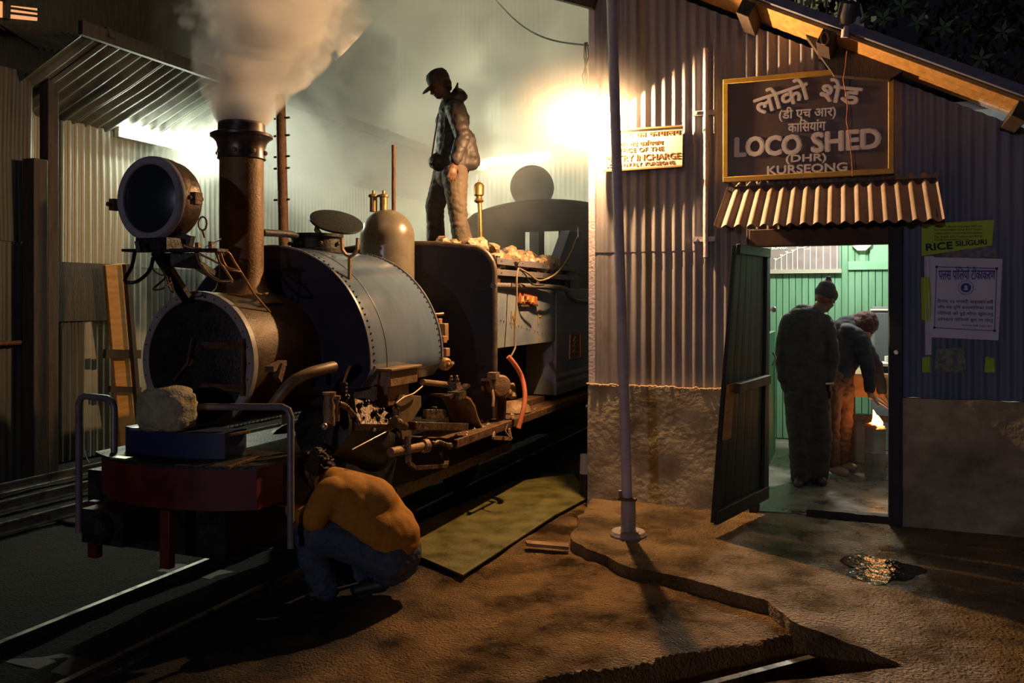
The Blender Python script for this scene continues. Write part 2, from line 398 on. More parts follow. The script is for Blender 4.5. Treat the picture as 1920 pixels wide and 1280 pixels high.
grid('ground_slab', -2.1, 3.9, 1.3, 6.4, .02, slab_h, slab_in, concrete, skirt=.16, relax=4)
grid('floor', -9, 4, -1, 15, .10, yard_h, lambda x, y: not (-2.7 < x < .5 and 2 < y < 5.9) and not (-1.7 < x and y > 6.4), yard_m)
grid('floor', -2.7, .5, 2, 5.9, .024, yard_h, lambda x, y: True, yard_m)
g = M(); g.v = []; c_ = V((.13, 5.20, -.0075)); n = 26
for j in range(n): a = 2*PI*j/n; rr_ = 1+.25*math.sin(3*a+1)+.12*math.sin(7*a); g.v.append(c_+V((.20*rr_*math.cos(a), .25*rr_*math.sin(a), 0)))
g.v.append(c_.copy()); g.f = [(j, (j+1)%n, n) for j in range(n)]; g.mi = [0]*n
g.build('puddle', mat('puddle_water', (.012,.011,.010,1), None, .06, spec=.6, bump=.5, bscale=14), label='shallow puddle reflecting the fire on the concrete before the doorway', category='puddle')
# flat greenish plate laid in the yard, and the cracked board at its corner
g = M(); z = -.052
g.prism([P(x, y, Z=z) for x, y in ((868,1081),(1040,968),(1108,932),(1075,890),(960,905),(780,985),(772,1040))], (0,0,.012)); g.build('ground_plate', plate_m, bevel=.003, label='flat greenish plate lying in the yard beside the lamp pole kerb', category='plate')
g = M(); g.prism([P(x, y, Z=-.04) for x, y in ((985,1018),(1066,1024),(1066,1031),(988,1024))], (0,0,.02))
g.build('wooden_batten', rust_lt, label='short wooden batten lying at the kerb corner', category='batten')
g = M(); g.prism([P(x, y, Z=-.10) for x, y in ((86,962),(120,958),(150,975),(182,978),(178,986),(125,980))], (0,0,.01))
g.build('metal_sheet', mat('wet_sheet', (.12,.12,.12,1), None, .15, metal=.5), label='wet bent scrap of sheet metal beside the left rails', category='scrap')
def rail(a, b, label, group=None, m=steel):
    a, b = V(a), V(b); mb = M(); d = (b-a).normalized(); s = V((d.y, -d.x, 0))
    pr = [(-.035,-.08),(.035,-.08),(.035,-.07),(.006,-.06),(.006,-.022),(.017,-.015),(.017,0),(-.017,0),(-.017,-.015),(-.006,-.022),(-.006,-.06),(-.035,-.07)]
    mb.prism([a+s*x+V((0,0,z)) for x, z in pr], b-a)
    k = {'group': group} if group else {}
    return mb.build('rail', m, smooth=False, label=label, category='rail', **k)
rail_m = mat('worn_rail', (.16,.15,.14,1), (.28,.26,.24,1), .22, .4, .8, 8)
rail((-6.42,-1,.0), (-6.42,13.5,.0), 'outermost rail along the tin shed wall at far left', m=rail_m)
rail((-5.86,-1,.0), (-5.86,13.5,.0), 'middle rail of the three at far left', m=rail_m)
rail((-5.33,-1,-.01), (-5.33,13.5,-.01), 'rail of the three at far left nearest the locomotive', m=rail_m)
rail((-3.605,-1,-.06), (-3.605,13.5,-.06), 'rail under the locomotive on its shed side', m=rail_m)
rail((-2.995,-1,-.06), (-2.995,13.5,-.06), 'rail under the locomotive on its office side', m=rail_m)
rail((-1.55,2.50,-.11), (-.02,4.25,-.11), 'bright rail in the dark slot in the foreground', m=rail_m)
sl = M().box((0,0,0), (1.1,.16,.1)); s0 = sl.build('sleeper', wood_dk, label='wooden sleeper under the locomotive rails', category='sleeper', group='sleepers of the locomotive track')
s0.location = (-3.3, .3, -.222)
for i in range(1, 20):
    c = s0.copy(); C.objects.link(c); c.location = (-3.3+random.uniform(-.03,.03), .3+.62*i, -.222)

# ---- office front wall: concrete base, tin sheets, posts
wf = empty('wall_front', (-1.83, ZF, 0), kind='structure')
g = M(); 
def rough_box(g, x0, x1, y0, y1, z0, z1, st=.06):
    nx = max(2, int((x1-x0)/st)); nz = int((z1-z0)/st)
    def q(x, z, y): return V((x, y+.012*noise.noise(V((x*3, z*3, 2)))+.005*noise.noise(V((x*14, z*14, 2))), z+(.012*noise.noise(V((x*7, 0, 1))) if z > z1-.01 else 0)))
    vs = [q(x0+(x1-x0)*i/nx, z0+(z1-z0)*j/nz, y0) for j in range(nz+1) for i in range(nx+1)]
    m = nx+1; k = len(vs)
    fs = [(j*m+i, j*m+i+1, (j+1)*m+i+1, (j+1)*m+i) for j in range(nz) for i in range(nx)]
    vs += [V((v.x, y1, v.z)) for v in vs[nz*m:]]
    fs += [(nz*m+i, nz*m+i+1, k+i+1, k+i) for i in range(nx)]
    g.add(vs, fs); g.box(((x0+x1)/2, (y0+.02+y1)/2, (z0+z1-.03)/2), (x1-x0, y1-y0-.02, z1-z0-.03))
rough_box(g, -1.86, -.68, ZF-.075, ZF+.10, -.12, .850); g.build('plinth', plaster, wf)
g = M(); rough_box(g, .30, 3.6, ZF-.07, ZF+.10, -.05, .846); g.build('plinth', plaster, wf)
g = M()
for i in range(60):                                     # crumbling mortar fillet along the top of the left base
    x = -1.86+i*.0197; g.sphere((x, ZF-.062+random.uniform(-.006,.006), .853+random.uniform(-.004,.006)), .017+random.random()*.006, 6, (1,1,.5))
g.build('mortar_fillet', ledge_m, wf, kind='stuff')
def fsheet(x0, x1, z0, z1, m=tin, lap=0, per=.0735):
    g = M(); ns = 8; k = int((x1-x0)/per*ns); hs = 5; vs = []
    for i in range(hs+1):
        for j in range(k+1):
            x = x0+(x1-x0)*j/k; zt = min(z1, zroof(x)-.10); z = z0+(zt-z0)*i/hs
            y = ZF-.012-lap+.0105*math.cos(2*PI*x/per)+.006*noise.noise(V((x*2.2, 0, z*1.6)))
            if i == 0: z += .004*noise.noise(V((x*9, 4, z)))
            vs.append(V((x, y, z)))
    q = k+1
    g.add(vs+[v+V((0,.003,0)) for v in vs], [(i*q+j, i*q+j+1, (i+1)*q+j+1, (i+1)*q+j) for i in range(hs) for j in range(k)]+[((hs+1)*q+i*q+j, (hs+1)*q+(i+1)*q+j, (hs+1)*q+(i+1)*q+j+1, (hs+1)*q+i*q+j+1) for i in range(hs) for j in range(k)])
    return g.build('corrugated_sheet', m, wf, ang=80)
for c, (x0, x1) in enumerate(((-1.83,-1.41),(-1.43,-.99))):
    fsheet(x0, x1, .84, 1.875, lap=0); fsheet(x0, x1, 1.85, 3.46, lap=.003+.002*c); fsheet(x0, x1, 3.44, 5, lap=.007)
for c, (x0, x1) in enumerate(((-1.0,-.66),)):
    fsheet(x0, x1, .84, 2.0); fsheet(x0, x1, 1.98, 5, lap=.002)
fsheet(-.67, -.10, 1.96, 5, lap=.003); fsheet(-.12, .31, 1.96, 5, lap=.001)
for c, (x0, x1) in enumerate(((.29,.93),(.91,1.55),(1.53,2.2),(2.18,2.9))): fsheet(x0, x1, .845, 5, tin_cool, lap=.001*(c%2))
g = M().cyl((-.985, ZF-.045, 1.80), (-.985, ZF-.045, 3.30), .018, n=12); g.build('rail_post', post_m, wf)
g = M()
for zz in (1.93, 2.84):
    g = M(); g.box((-1.0, ZF-.03, zz), (.16, .02, .035)); g.cyl((-1.055, ZF-.06, zz), (-1.055, ZF-.02, zz), .013, n=8)
    g.cyl((-.93, ZF-.05, zz), (-.93, ZF-.02, zz), .009, n=8)
    g.build('pipe_clamp', post_m, wf)
g = M().box((-1.845, ZF+.02, 2.0), (.05, .07, 5.0-.2)); g.build('corner_post', post_m, wf)
g = M(); g.bar(V((-2.35, ZF-.05, 3.95)), V((-1.80, ZF-.05, 3.74)), .06, .12); g.build('eave_board', wood_dk, wf)
# side wall and back of the building
g = M()
for i in range(6): g.corr((-1.83, ZF+.05+i*.66, 0), (0,1,0), (0,0,1), (-1,0,0), .67, 4.2, .0735, .01, ns=6, hs=2)
ws = g.build('wall_left', tin, kind='structure')
# office room
rm = empty('wall_back', (-1.75, 9.6, 0), kind='structure')
g = M().box(ROOT['wall_back'], (.060, .02, 2.75)); b0 = g.build('board', green_wall, rm, bevel=.003)
b0.location = (.03, -.01, 1.38)
for i in range(1, 52):
    c = b0.copy(); C.objects.link(c); c.location = (.03+i*.0655, -.01+random.uniform(-.002,.002), 1.38)
g = M().box((0, 9.63, 1.4), (3.6, .04, 2.9)); g.build('backing', mat('board_gap', (.03,.08,.045,1), None, .8), rm)
g = M().b2((-.05, 9.545, 1.80), (1.5, 9.585, 1.89)); g.b2((.06, 9.57, 1.89), (.12, 9.585, 2.6)); g.b2((.16, 9.55, 1.83),(.44, 9.58, 2.3)); g.build('batten', green_trim, rm, bevel=.004)
M().b2((-1.80, 6.33, 0), (-1.76, 9.6, 2.8)).build('wall_side_left', mat('cream_wall', (.34,.31,.26,1), (.42,.39,.33,1), .8), kind='structure')
M().b2((1.62, 6.33, 0), (1.66, 9.6, 2.8)).build('wall_side_right', mat('cream_wall', (.34,.31,.26,1)), kind='structure')
M().b2((-1.8, 6.33, 2.74), (1.66, 9.65, 2.80)).build('ceiling', mat('ceiling_board', (.5,.5,.45,1), None, .8), kind='structure')
def rfh(x, y): return .0+.004*fbm(x, y, 3)
grid('room_floor', -1.8, 1.7, 6.25, 9.66, .07, rfh, lambda x, y: True, room_floor)
# door frame
df = empty('door_frame', (0, ZF, 0), kind='structure')
M().b2((-.68, ZF-.075, 1.866), (.305, ZF+.05, 1.985)).build('lintel', mat('brown_lintel', (.07,.035,.018,1), (.12,.06,.03,1), .7, None, 0, 9), df, bevel=.005)
M().b2((.218, ZF-.085, 0), (.302, ZF+.05, 1.99)).build('jamb', mat('jamb_paint', (.02,.022,.028,1), (.035,.035,.04,1), .7, None, 0, 9), df, bevel=.005)
M().b2((-.70, ZF-.06, 0), (-.62, ZF+.05, 1.99)).build('jamb', wood_dk, df, bevel=.005)
g = M().lathe((.262, ZF-.085, 1.145), (0,-1,0), [(0,.018),(.012,.018),(.016,.010),(.018,0)], 12); g.build('lock', steel, df)
g = M(); rough_box(g, -.30, .24, ZF-.03, ZF+.05, -.02, .045, .05); g.build('door_sill', wood_dk, df)
# open green door, hinged on the left jamb and slightly warped
door = empty('door_1', (-.585, 6.24, .10), kind='structure')
H0 = V((-.585, 6.24, .10)); FB = V((-.825, 5.44, .085)); FT = V((-.685, 5.43, 1.84)); HT = V((-.575, 6.24, 1.85))
def dp(u, v, w=0):
    p = H0.lerp(FB, u).lerp(HT.lerp(FT, u), v); n = (FB-H0).cross(V((0,0,1))).normalized()
    return p-n*w
def dslab(g, u0, u1, v0, v1, w0, w1):
    vs = [dp(u, v, w) for u in (u0, u1) for v in (v0, v1) for w in (w0, w1)]
    g.add(vs, [(0,1,3,2),(4,6,7,5),(0,4,5,1),(2,3,7,6),(0,2,6,4),(1,5,7,3)])
SG = 1 if (FB-H0).cross(V((0,0,1))).x < 0 else -1      # w > 0 is the side seen from the camera
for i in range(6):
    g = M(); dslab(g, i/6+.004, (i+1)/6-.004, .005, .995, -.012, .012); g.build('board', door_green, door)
for v0, v1 in ((.965, 1.0), (.0, .05)):
    g = M(); dslab(g, 0, 1, v0-.0, v1, .012*SG, .04*SG); g.build('cross_rail', mat('rail_paint', (.02,.028,.02,1), (.035,.04,.03,1), .5, None, 0, 8), door, bevel=.004)
g = M(); dslab(g, .10, .86, .465, .50, .012*SG, .075*SG); g.build('cross_rail', mat('mid_rail', (.05,.045,.03,1), (.10,.085,.055,1), .6, None, 0, 8), door, bevel=.004)
g = M(); dslab(g, .84, .97, .30, .50, .012*SG, .03*SG); g.build('stile', wood_or, door)  # orange wood colour stands for lamplight on this stretch of the stile
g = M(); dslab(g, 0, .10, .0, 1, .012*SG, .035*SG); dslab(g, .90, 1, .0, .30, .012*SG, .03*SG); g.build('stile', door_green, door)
# green inner leaf seen beside the door
d2 = empty('door_2', (-.52, 6.45, 0), kind='structure')
g = M().b2((-.60, 6.35, .30), (-.565, 6.95, 1.25)); g.build('leaf', mat('bright_green', (.06,.32,.14,1), (.09,.40,.18,1), .45, None, 0, 8), d2, bevel=.004)
g = M().sphere((-.55, 6.62, 1.42), .022, 10); g.tube([(-.55,6.62,1.42),(-.575,6.62,1.42)], .008); g.tube([(-.56,6.66,1.10),(-.54,6.66,1.06),(-.56,6.66,1.0)], .008); g.build('handle', steel, d2)

# ---- roof of the office: sheet, soffit planks, purlins
rf = empty('roof', (0, 5.85, 3.2), kind='structure')
sd = V((1, 0, -.509)).normalized(); un = V((.509, 0, 1)).normalized()
a = V((-1.9, 0, zroof(-1.9)))
L = 5.6
g = M()
g.prism([a+V((0,5.82,0)), a+V((0,5.82,0))-un*.022, a+V((0,10,0))-un*.022, a+V((0,10,0))], sd*L); g.prism([a+V((0,5.76,.03)), a+V((0,5.76,.03))-un*.055, a+V((0,5.80,.03))-un*.055, a+V((0,5.80,.03))], sd*L); g.build('edge_board', wood_blue, rf)
g = M(); g.corr(a+V((0,5.78,.012)), (0,1,0), sd, un, 4.3, L, .0735, .008, ns=6, hs=1); 
g.v = g.v; g.build('roof_sheet', tin_cool, rf)
for i in range(3):
    y0 = 5.83+i*.145; g = M(); g.prism([a+V((0,y0,0))-un*.022, a+V((0,y0,0))-un*.05, a+V((0,y0+.14,0))-un*.05, a+V((0,y0+.14,0))-un*.022], sd*L)
    g.build('soffit_plank', wood_fascia, rf, bevel=.003)
for x in (-.66, -.16, .93, 1.9):
    zc = zroof(x)-.05*1.12-.055
    g = M(); g.box((x, 6.05, zc), (.09, .50, .10), Matrix.Rotation(math.atan(.509), 3, 'Y')); g.build('purlin', wood_dk, rf, bevel=.004)
g = M(); g.prism([V((-.30,6.10,zroof(-.30)-.06)), V((.30,6.10,zroof(.30)-.06)), V((.22,6.10,zroof(.22)-.15)), V((-.12,6.10,zroof(-.12)-.26))], (0,.12,0)); g.build('gusset', wood_dk, rf)

# ---- tin awning over the door
aw = empty('door_awning', (-.2, 5.9, 2.0), 'corrugated tin awning sloping out over the office doorway', 'awning')
g = M(); g.corr((-.885, 5.90, 1.990), (1,0,0), V((.0, .345, .335)), V((0,-.69,.72)), 1.41, 1, .0835, .0135, ns=10, hs=4, th=.003)
for k_, q in enumerate(g.v):
    t = (q.z-1.99)/.335; q.x += (.06*t if q.x < -.2 else -.02*t)*min(1, abs(q.x+.2)/.7)
g.build('corrugated_sheet', tin_awning, aw)
g = M().bar((-.83, 6.20, 2.27), (.50, 6.20, 2.27), .04, .04); g.build('batten', wood_dk, aw)
for x in (-.80, .48):
    g = M().bar((x, 6.21, 2.0), (x, 5.95, 2.01), .03, .03); g.bar((x, 5.94, 2.0), (x, 6.2, 2.24), .02, .02); g.build('bracket', wood_dk, aw)

# ---- signs
YS = ZF-.075
sg = empty('station_sign', (-.3, YS, 2.32), 'dark loco shed board with yellow frame above the awning', 'sign')
x0, x1, z0, z1 = -.858, .250, 2.325, 3.052
M().b2((x0+.02, YS-.01, z0+.02), (x1-.02, YS+.02, z1-.02)).build('panel', sign_bk, sg)
g = M(); w = .036
g.b2((x0,YS-.025,z0),(x1,YS+.02,z0+w)); g.b2((x0,YS-.025,z1-w),(x1,YS+.02,z1)); g.b2((x0,YS-.0245,z0),(x0+w,YS+.02,z1)); g.b2((x1-w,YS-.0245,z0),(x1,YS+.02,z1))
g.build('frame', sign_yel, sg, bevel=.004)
U, W = V((1,0,0)), V((0,0,1)); yt = YS-.012
g = M()
def S(x, y): return P(x, y, Y=yt)
def line(g, body, xa, ya, xb, yb, hpx, t=.0, rot=False, w=None):
    A, B = S(xa, ya), S(xb, yb); h = (S(xa, ya-hpx)-A).length
    u = (B-A).normalized(); v = V((-u.z, 0, u.x))
    (bold(g, body, A, u, v, (B-A).length, h, t) if t else text(g, body, A, u, v, (B-A).length, h))
line(g, 'LOCO', 1379, 293, 1501, 288, 34, .010); line(g, 'SHED', 1523, 285, 1650, 277, 35, .010)
line(g, '(DHR)', 1474, 308, 1549, 305, 17, .0035); line(g, 'KURSEONG', 1439, 327, 1588, 320, 15, .0035)
line(g, 'लोको', 1421, 216, 1520, 184, 42, .007); line(g, 'शेड', 1536, 188, 1610, 196, 42, .007)
line(g, '(डी एच आर)', 1461, 228, 1567, 222, 26, .003); 
line(g, 'का\u093fसयांग', 1478, 248, 1548, 244, 22, .003)
c0 = S(1512, 232); g.tube([c0+V((.018*math.cos(q), 0, .014*math.sin(q))) for q in (0,.8,1.6,2.4,3.1)], .003, 5)
g.build('lettering', sign_wh, sg, smooth=False)
# office sign
YO = ZF-.075; yt = YO-.008
so = empty('office_sign', P(1205, 318, Y=YO), 'small white office board with brown lettering behind the lamp pole', 'sign')
cn = [P(1131,321,Y=YO), P(1279,311,Y=YO), P(1280,236,Y=YO), P(1131,246,Y=YO)]
g = M(); g.prism(cn, (0,.02,0)); g.build('panel', white_p, so)
g = M(); g.bar(cn[3]+V((0,-.004,0)), cn[2]+V((0,-.004,0)), .012, .012); g.bar(cn[0]+V((0,-.004,0)), cn[1]+V((0,-.004,0)), .008, .012); g.build('edge_strip', mat('sign_edge', (.3,.13,.04,1), None, .6), so)
yt = YO+.0002
g = M(); line(g, 'मिस्त्री का कार्यालय'.replace('मिस्त्री', '\u093fमसत्री').replace('र्य', 'य'), 1138, 264, 1276, 256, 15, .0010)
line(g, 'लोको शेड का\u093fसयांग', 1152, 276, 1243, 271, 9.5, .0006)
line(g, 'OFFICE OF THE', 1150, 287, 1244, 282, 7.5, .0008)
line(g, 'MISTRY INCHARGE', 1136, 303.5, 1275, 297, 11, .0014)
line(g, 'LOCO N.F.RLY. KURSEONG', 1138, 314, 1264, 307, 6, .0006)
g.build('lettering', text_brown, so, smooth=False)

# ---- posters on the right wall
YP = ZF-.032
def poster(name, px, m, label, dy=0, par=True):
    o = empty(name, P(*px[0], Y=YP+dy), label, 'poster')
    g = M(); n = 8; rows = 4; A, B, Cc, D = [P(x, y, Y=YP+dy) for x, y in px]
    vs = [A.lerp(B, i/n).lerp(D.lerp(Cc, i/n), j/rows)+V((0,.004*math.cos(i*2.1+j*.4),0)) for j in range(rows+1) for i in range(n+1)]
    k = len(vs); fs = [(j*(n+1)+i, j*(n+1)+i+1, (j+1)*(n+1)+i+1, (j+1)*(n+1)+i) for j in range(rows) for i in range(n)]
    g.add(vs+[v+V((0,.002,0)) for v in vs], fs+[tuple(k+q for q in f[::-1]) for f in fs]); g.build('sheet', m, o)
    return o
yt = YP-.010
o = poster('green_poster', [(1728,480),(1860,460),(1864,412),(1728,420)], poster_gr, 'yellow green poster under the right end of the awning')
g = M(); line(g, 'RICE', 1737, 470, 1786, 466, 13, .0022); line(g, 'SILIGURI', 1792, 461, 1850, 458, 9, .0014)
for i, s in enumerate(('Offers in Banks Railways SSC for', 'for more details about RICE Siliguri', 'registration, coaching and classes', 'For more information call RICE', 'RICE candidates only')):
    line(g, s, 1752, 427+i*6.2, 1842-(i==4)*25, 426+i*6.2, 4)
g.build('lettering', ink_black, o, smooth=False)
for q, (px, m_, lb) in enumerate([([(1728,600),(1748,600),(1744,520),(1727,520)], poster_gr, 'narrow torn green strip left of the white poster, upper piece'),
        ([(1729,698),(1745,698),(1745,668),(1729,670)], poster_gr, 'torn green scrap below the left edge of the white poster'),
        ([(1846,698),(1866,698),(1865,672),(1848,668)], poster_gr, 'torn green scrap below the right edge of the white poster'),
        ([(1735,665),(1746,665),(1752,480),(1733,480)], poster_wh, 'pale torn strip behind the white poster left edge'),
        ([(1752,697),(1812,697),(1808,650),(1756,655)], mat('faded_paper', (.12,.14,.15,1), (.3,.34,.26,1), .8, None, 0, 40), 'faded torn paper remains under the white poster'),
        ([(1760,486),(1870,482),(1866,459),(1790,463)], mat('grey_paper', (.16,.15,.17,1), (.34,.31,.33,1), .8, None, 0, 30), 'grey torn paper between the green and white posters')]):
    poster('torn_paper', px, m_, lb, dy=.004+.001*q)
o = poster('white_poster', [(1744,632),(1872,638),(1880,485),(1750,482)], poster_wh, 'large white notice with blue lettering on the right wall', dy=-.008)
yt = YP-.020
g = M(); line(g, 'पलस पो\u093fलयो टीकाकरण', 1760, 524, 1866, 524, 24, .0009)
for i, s in enumerate(('\u093fदनांक १४ जनवरी आइतबार सबै', 'पाँच वष मु\u093fन बालबा\u093fलका लाई', 'पो\u093fलयो को दुई थोपा खुवाउनु', 'अ\u093fनवाय पो\u093fलयो बुथ मा लानु')): line(g, s, 1757, 568+i*11.5, 1862, 570+i*11.5, 8, .0004)
line(g, 'साथमा सबै लाई जय', 1803, 612, 1860, 614, 5)
F = [S(x, y) for x, y in ((1756,500),(1869,503),(1865,620),(1752,614))]
for i in range(4): g.bar(F[i], F[(i+1)%4], .004, .003, up=(0,1,0))
for f in F: g.box(f, (.014,.003,.014))
cc = S(1811, 539); g.lathe(cc, (0,-1,0), [(0,.003),(.030,.003),(.030,0)], 20); g.tube([cc+V((.044*math.cos(2*PI*q/24), 0, .044*math.sin(2*PI*q/24))) for q in range(24)], .0016, 4, closed=True)
g.build('lettering', ink_blue, o, smooth=False)
g = M(); g.sphere(cc+V((0,-.004,.006)), .010, 8, (1,.3,1)); g.box(cc+V((0,-.004,-.010)), (.022,.003,.012)); g.build('emblem', poster_wh, o)

# ---- lamp pole
pb = P(1178, 1004, Z=0); pt_ = pb+V((-.135, -.02, 4.4))
po = empty('lamp_pole', pb, 'slender grey metal pole standing on the concrete in front of the office', 'pole')
M().tube([pb, pb.lerp(pt_, .5), pt_], .033, 16).build('shaft', post_m, po)
M().lathe(pb, (0,0,1), [(.055,0),(.052,.03),(.047,.04),(.046,.225),(.042,.228),(.03,.226)], 20).build('sleeve', mat('sleeve_paint', (.3,.27,.27,1), (.38,.34,.34,1), .5, None, 0, 9), po)
g = M().lathe(pb, (0,0,1), [(.112,-.01),(.116,.012),(.104,.032),(.08,.038),(.06,.03),(.05,.02)], 20)
M().box(pb+V((.0,-.02,.236)), (.11,.05,.016)).build('clamp', rust, po); M().tube([pb+V((-.04,-.03,.24)), pb+V((-.045,-.035,.29))], .012, 6).build('clamp_bolt', rust_lt, po)
g.build('base_collar', mat('collar', (.25,.21,.2,1), (.33,.28,.25,1), .7, None, 0, 12, bump=.4), po)

# ---- bulb with tilted reflector on the building corner
bl = empty('corner_lamp', BULB, 'glowing bare bulb under a small tin shade at the building corner', 'lamp')
g = M().sphere(BULB+V((0,0,-.04)), .032, 16, (1,1,1.1)); g.build('bulb', m_bulb, bl)
g = M().lathe(BULB, (0,0,1), [(.018,-.02),(.02,0),(.02,.05),(.0,.055)], 12); g.tube([BULB+V((0,0,.05)), BULB+V((0,.04,.10)), BULB+V((-.02,.14,.11))], .009, 8); g.build('socket', black_iron, bl)
n_ = V((-.6*.30, .8*.30, 1)).normalized()
g = M().lathe(BULB+V((0,0,-.046)), n_, [(.016,.022),(.05,.018),(.14,-.012),(.142,-.012),(.052,.022),(.016,.026)], 28); g.build('shade', galv_old, bl)

# ---- flood light and wires hanging from the eave
fl = empty('flood_light', P(1592, 60, Y=5.75), 'dark metal flood light clamped under the roof edge above the sign', 'lamp')
c = P(1590, 38, Y=5.78)
g = M().lathe(c+V((.0,0,.05)), (.25,-.3,1), [(0,-.09),(.05,-.085),(.062,-.03),(.062,.05),(.045,.065),(0,.07)], 16); g.build('housing', mat('lamp_housing', (.10,.10,.10,1), (.2,.2,.2,1), .3, metal=.6), fl)
g = M().cyl(c+V((-.01,0,-.04)), c+V((-.02,0,-.11)), .028, .024, 12); g.box(c+V((.05,.02,-.02)), (.04,.05,.07)); g.tube([c+V((.07,.02,.1)), c+V((.09,.03,.02)), c+V((.04,.06,-.03))], .006, 6); g.build('bracket', post_m, fl)
pts = [P(x, y, Y=5.76) for x, y in ((1588,95),(1585,125),(1581,150),(1586,175),(1589,200),(1587,225),(1592,255),(1597,300),(1599,330))]
g = M().tube(pts, .003, 6); g.build('hanging_wire', copper, label='thin red wire hanging from the flood light across the sign', category='wire')
pts = [P(1546+9*math.cos(q*.7)*(1-.02*q), 72+12*math.sin(q*.7), Y=5.80) for q in range(22)]
g = M().tube(pts, .0035, 6); g.build('coiled_wire', copper, label='small loop of red wire hooked on the roof edge', category='wire')
# overhead cable at the left of the building
g = M(); A = P(925, -6, d=10.5); B = V((-1.86, 6.30, 3.44)); g.tube([A.lerp(B, t)-V((0,0,.16*math.sin(PI*t))) for t in [i/14 for i in range(15)]], .008, 6)
g.build('overhead_cable', black_iron, label='black cable sagging from the building corner to the upper left', category='cable')
g = M()
for dx in (0, .02, -.015): g.tube([V((-1.90+dx*.5, 6.27, 3.46)), V((-1.895+dx, 6.26, 3.35)), V((-1.90-dx, 6.25, 3.2)), V((-1.89, 6.25, 3.05))], .006, 6)
g.build('dangling_cable', black_iron, label='bundle of short cable ends dangling above the bright bulb', category='cable')
# white and black post at the left foot of the building
g = M().cyl(P(1100,920,d=6.7), P(1098,905,d=6.7)+V((0,0,.08)), .055, .05, 14)
bk = empty('bollard', P(1100,925,d=6.7), 'short bollard, white above and black below, at the building foot', 'bollard')
c = P(1098, 885, d=6.75); g = M().cyl(V((c.x,c.y,-.08)), V((c.x,c.y,.12)), .05, .046, 14); g.build('lower_band', black_iron, bk)
g = M().cyl(V((c.x,c.y,.12)), V((c.x,c.y,.27)), .046, .042, 14); g.build('upper_band', mat('white_band', (.5,.5,.42,1), None, .6), bk)

# ---- left tin shed
wl = empty('wall_shed', (-7.2, 6, 0), kind='structure')
for i in range(10):
    y0 = 5.55+i*.82
    g = M().corr((-7.2, y0, 1.84), (0,1,0), V((0,0,1.42)), (1,0,0), .84, 1, .082, .012, ns=6, hs=2, wob=.02); g.build('corrugated_sheet', galv, wl, ang=80)
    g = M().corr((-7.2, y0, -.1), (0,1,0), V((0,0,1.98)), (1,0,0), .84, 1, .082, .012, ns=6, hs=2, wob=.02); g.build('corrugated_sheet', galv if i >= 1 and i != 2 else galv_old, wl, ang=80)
M().b2((-7.19, 5.55, 1.28), (-7.15, 6.75, 1.86)).build('patch_board', wood_dk, wl)
wn = empty('wall_shed_near', (-6.8, 4, 0), kind='structure')
for i in range(3):
    y0 = 5.47-.86*(i+1)
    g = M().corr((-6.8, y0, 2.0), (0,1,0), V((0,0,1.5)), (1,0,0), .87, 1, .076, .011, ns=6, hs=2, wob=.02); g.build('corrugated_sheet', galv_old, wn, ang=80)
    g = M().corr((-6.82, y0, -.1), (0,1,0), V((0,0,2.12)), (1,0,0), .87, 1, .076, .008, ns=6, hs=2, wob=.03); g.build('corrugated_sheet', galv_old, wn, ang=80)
M().tube([(-6.72, 2.8, 1.12), (-6.72, 5.6, 1.12)], .02, 8).build('guard_rail', rust, wn)
for k_, (px, zt, r, lb) in enumerate(((92, 3.55, .055, 'tall dark post in front of the tin shed wall at far left'), (66, 2.72, .07, 'shorter thick black post beside the tall dark post at far left'))):
    q = P(px, 500, X=-6.75+.1*k_); M().box((q.x, q.y, zt/2-.05), (2*r, 2*r, zt+.1)).build('timber_post', wood_dk, label=lb, category='post', bevel=.006)
lr = empty('roof_shed', (-6.8, 9, 3.3), kind='structure')
def zl(x): return 3.25+.43*(x+7.2)
for i in range(9):
    y0 = 5.35+i*.93
    g = M().corr((-7.42, y0, zl(-7.42)), (0,1,0), V((1.36,0,1.36*.43)), (.43,0,-1), .95, 1, .13, .018, ns=8, hs=3, wob=.03); g.build('roof_sheet', roof_tin, lr, ang=80)
for i in range(4):
    y = 5.6+i*2.4; M().bar((-7.3, y, zl(-7.3)+.05), (-6.0, y, zl(-6.0)+.05), .06, .1).build('rafter', wood_dk, lr)
M().bar((-6.02, 5.3, zl(-6.05)+.03), (-6.02, 13.8, zl(-6.05)+.03), .05, .12).build('edge_beam', wood_dk, lr)
# tubes
for nm, a, b, off, lb in (('tube_lamp', T1a, T1b, V((-.05,0,.02)), 'fluorescent tube glowing under the shed eave at upper left'), ('tube_lamp', T2a, T2b, V((0,.09,.02)), 'fluorescent tube glowing on the far wall behind the standing man')):
    o = empty(nm, a, lb, 'lamp'); M().cyl(a, b, .019, n=12).build('tube', m_tube if a == T1a else m_tube2, o)
    M().bar(a+off, b+off, .06, .13).build('batten', white_p, o)
o = empty('ceiling_tube', T3a, 'fluorescent tube inside the office ceiling', 'lamp'); M().cyl(T3a, T3b, .019, n=10).build('tube', m_tube, o); M().bar(T3a+V((0,0,.12)), T3b+V((0,0,.12)), .05, .16).build('batten', white_p, o)
# far wall
wb = empty('wall_far', (-4, 14, 0), kind='structure')
for i in range(9):
    for j in range(2):
        g = M().corr((-7.9+i*.88, 14.0, -.1+j*4.2), (1,0,0), V((0,0,4.24)), (0,-1,0), .9, 1, .09, .013, ns=6, hs=2); g.build('corrugated_sheet', galv, wb, ang=80)
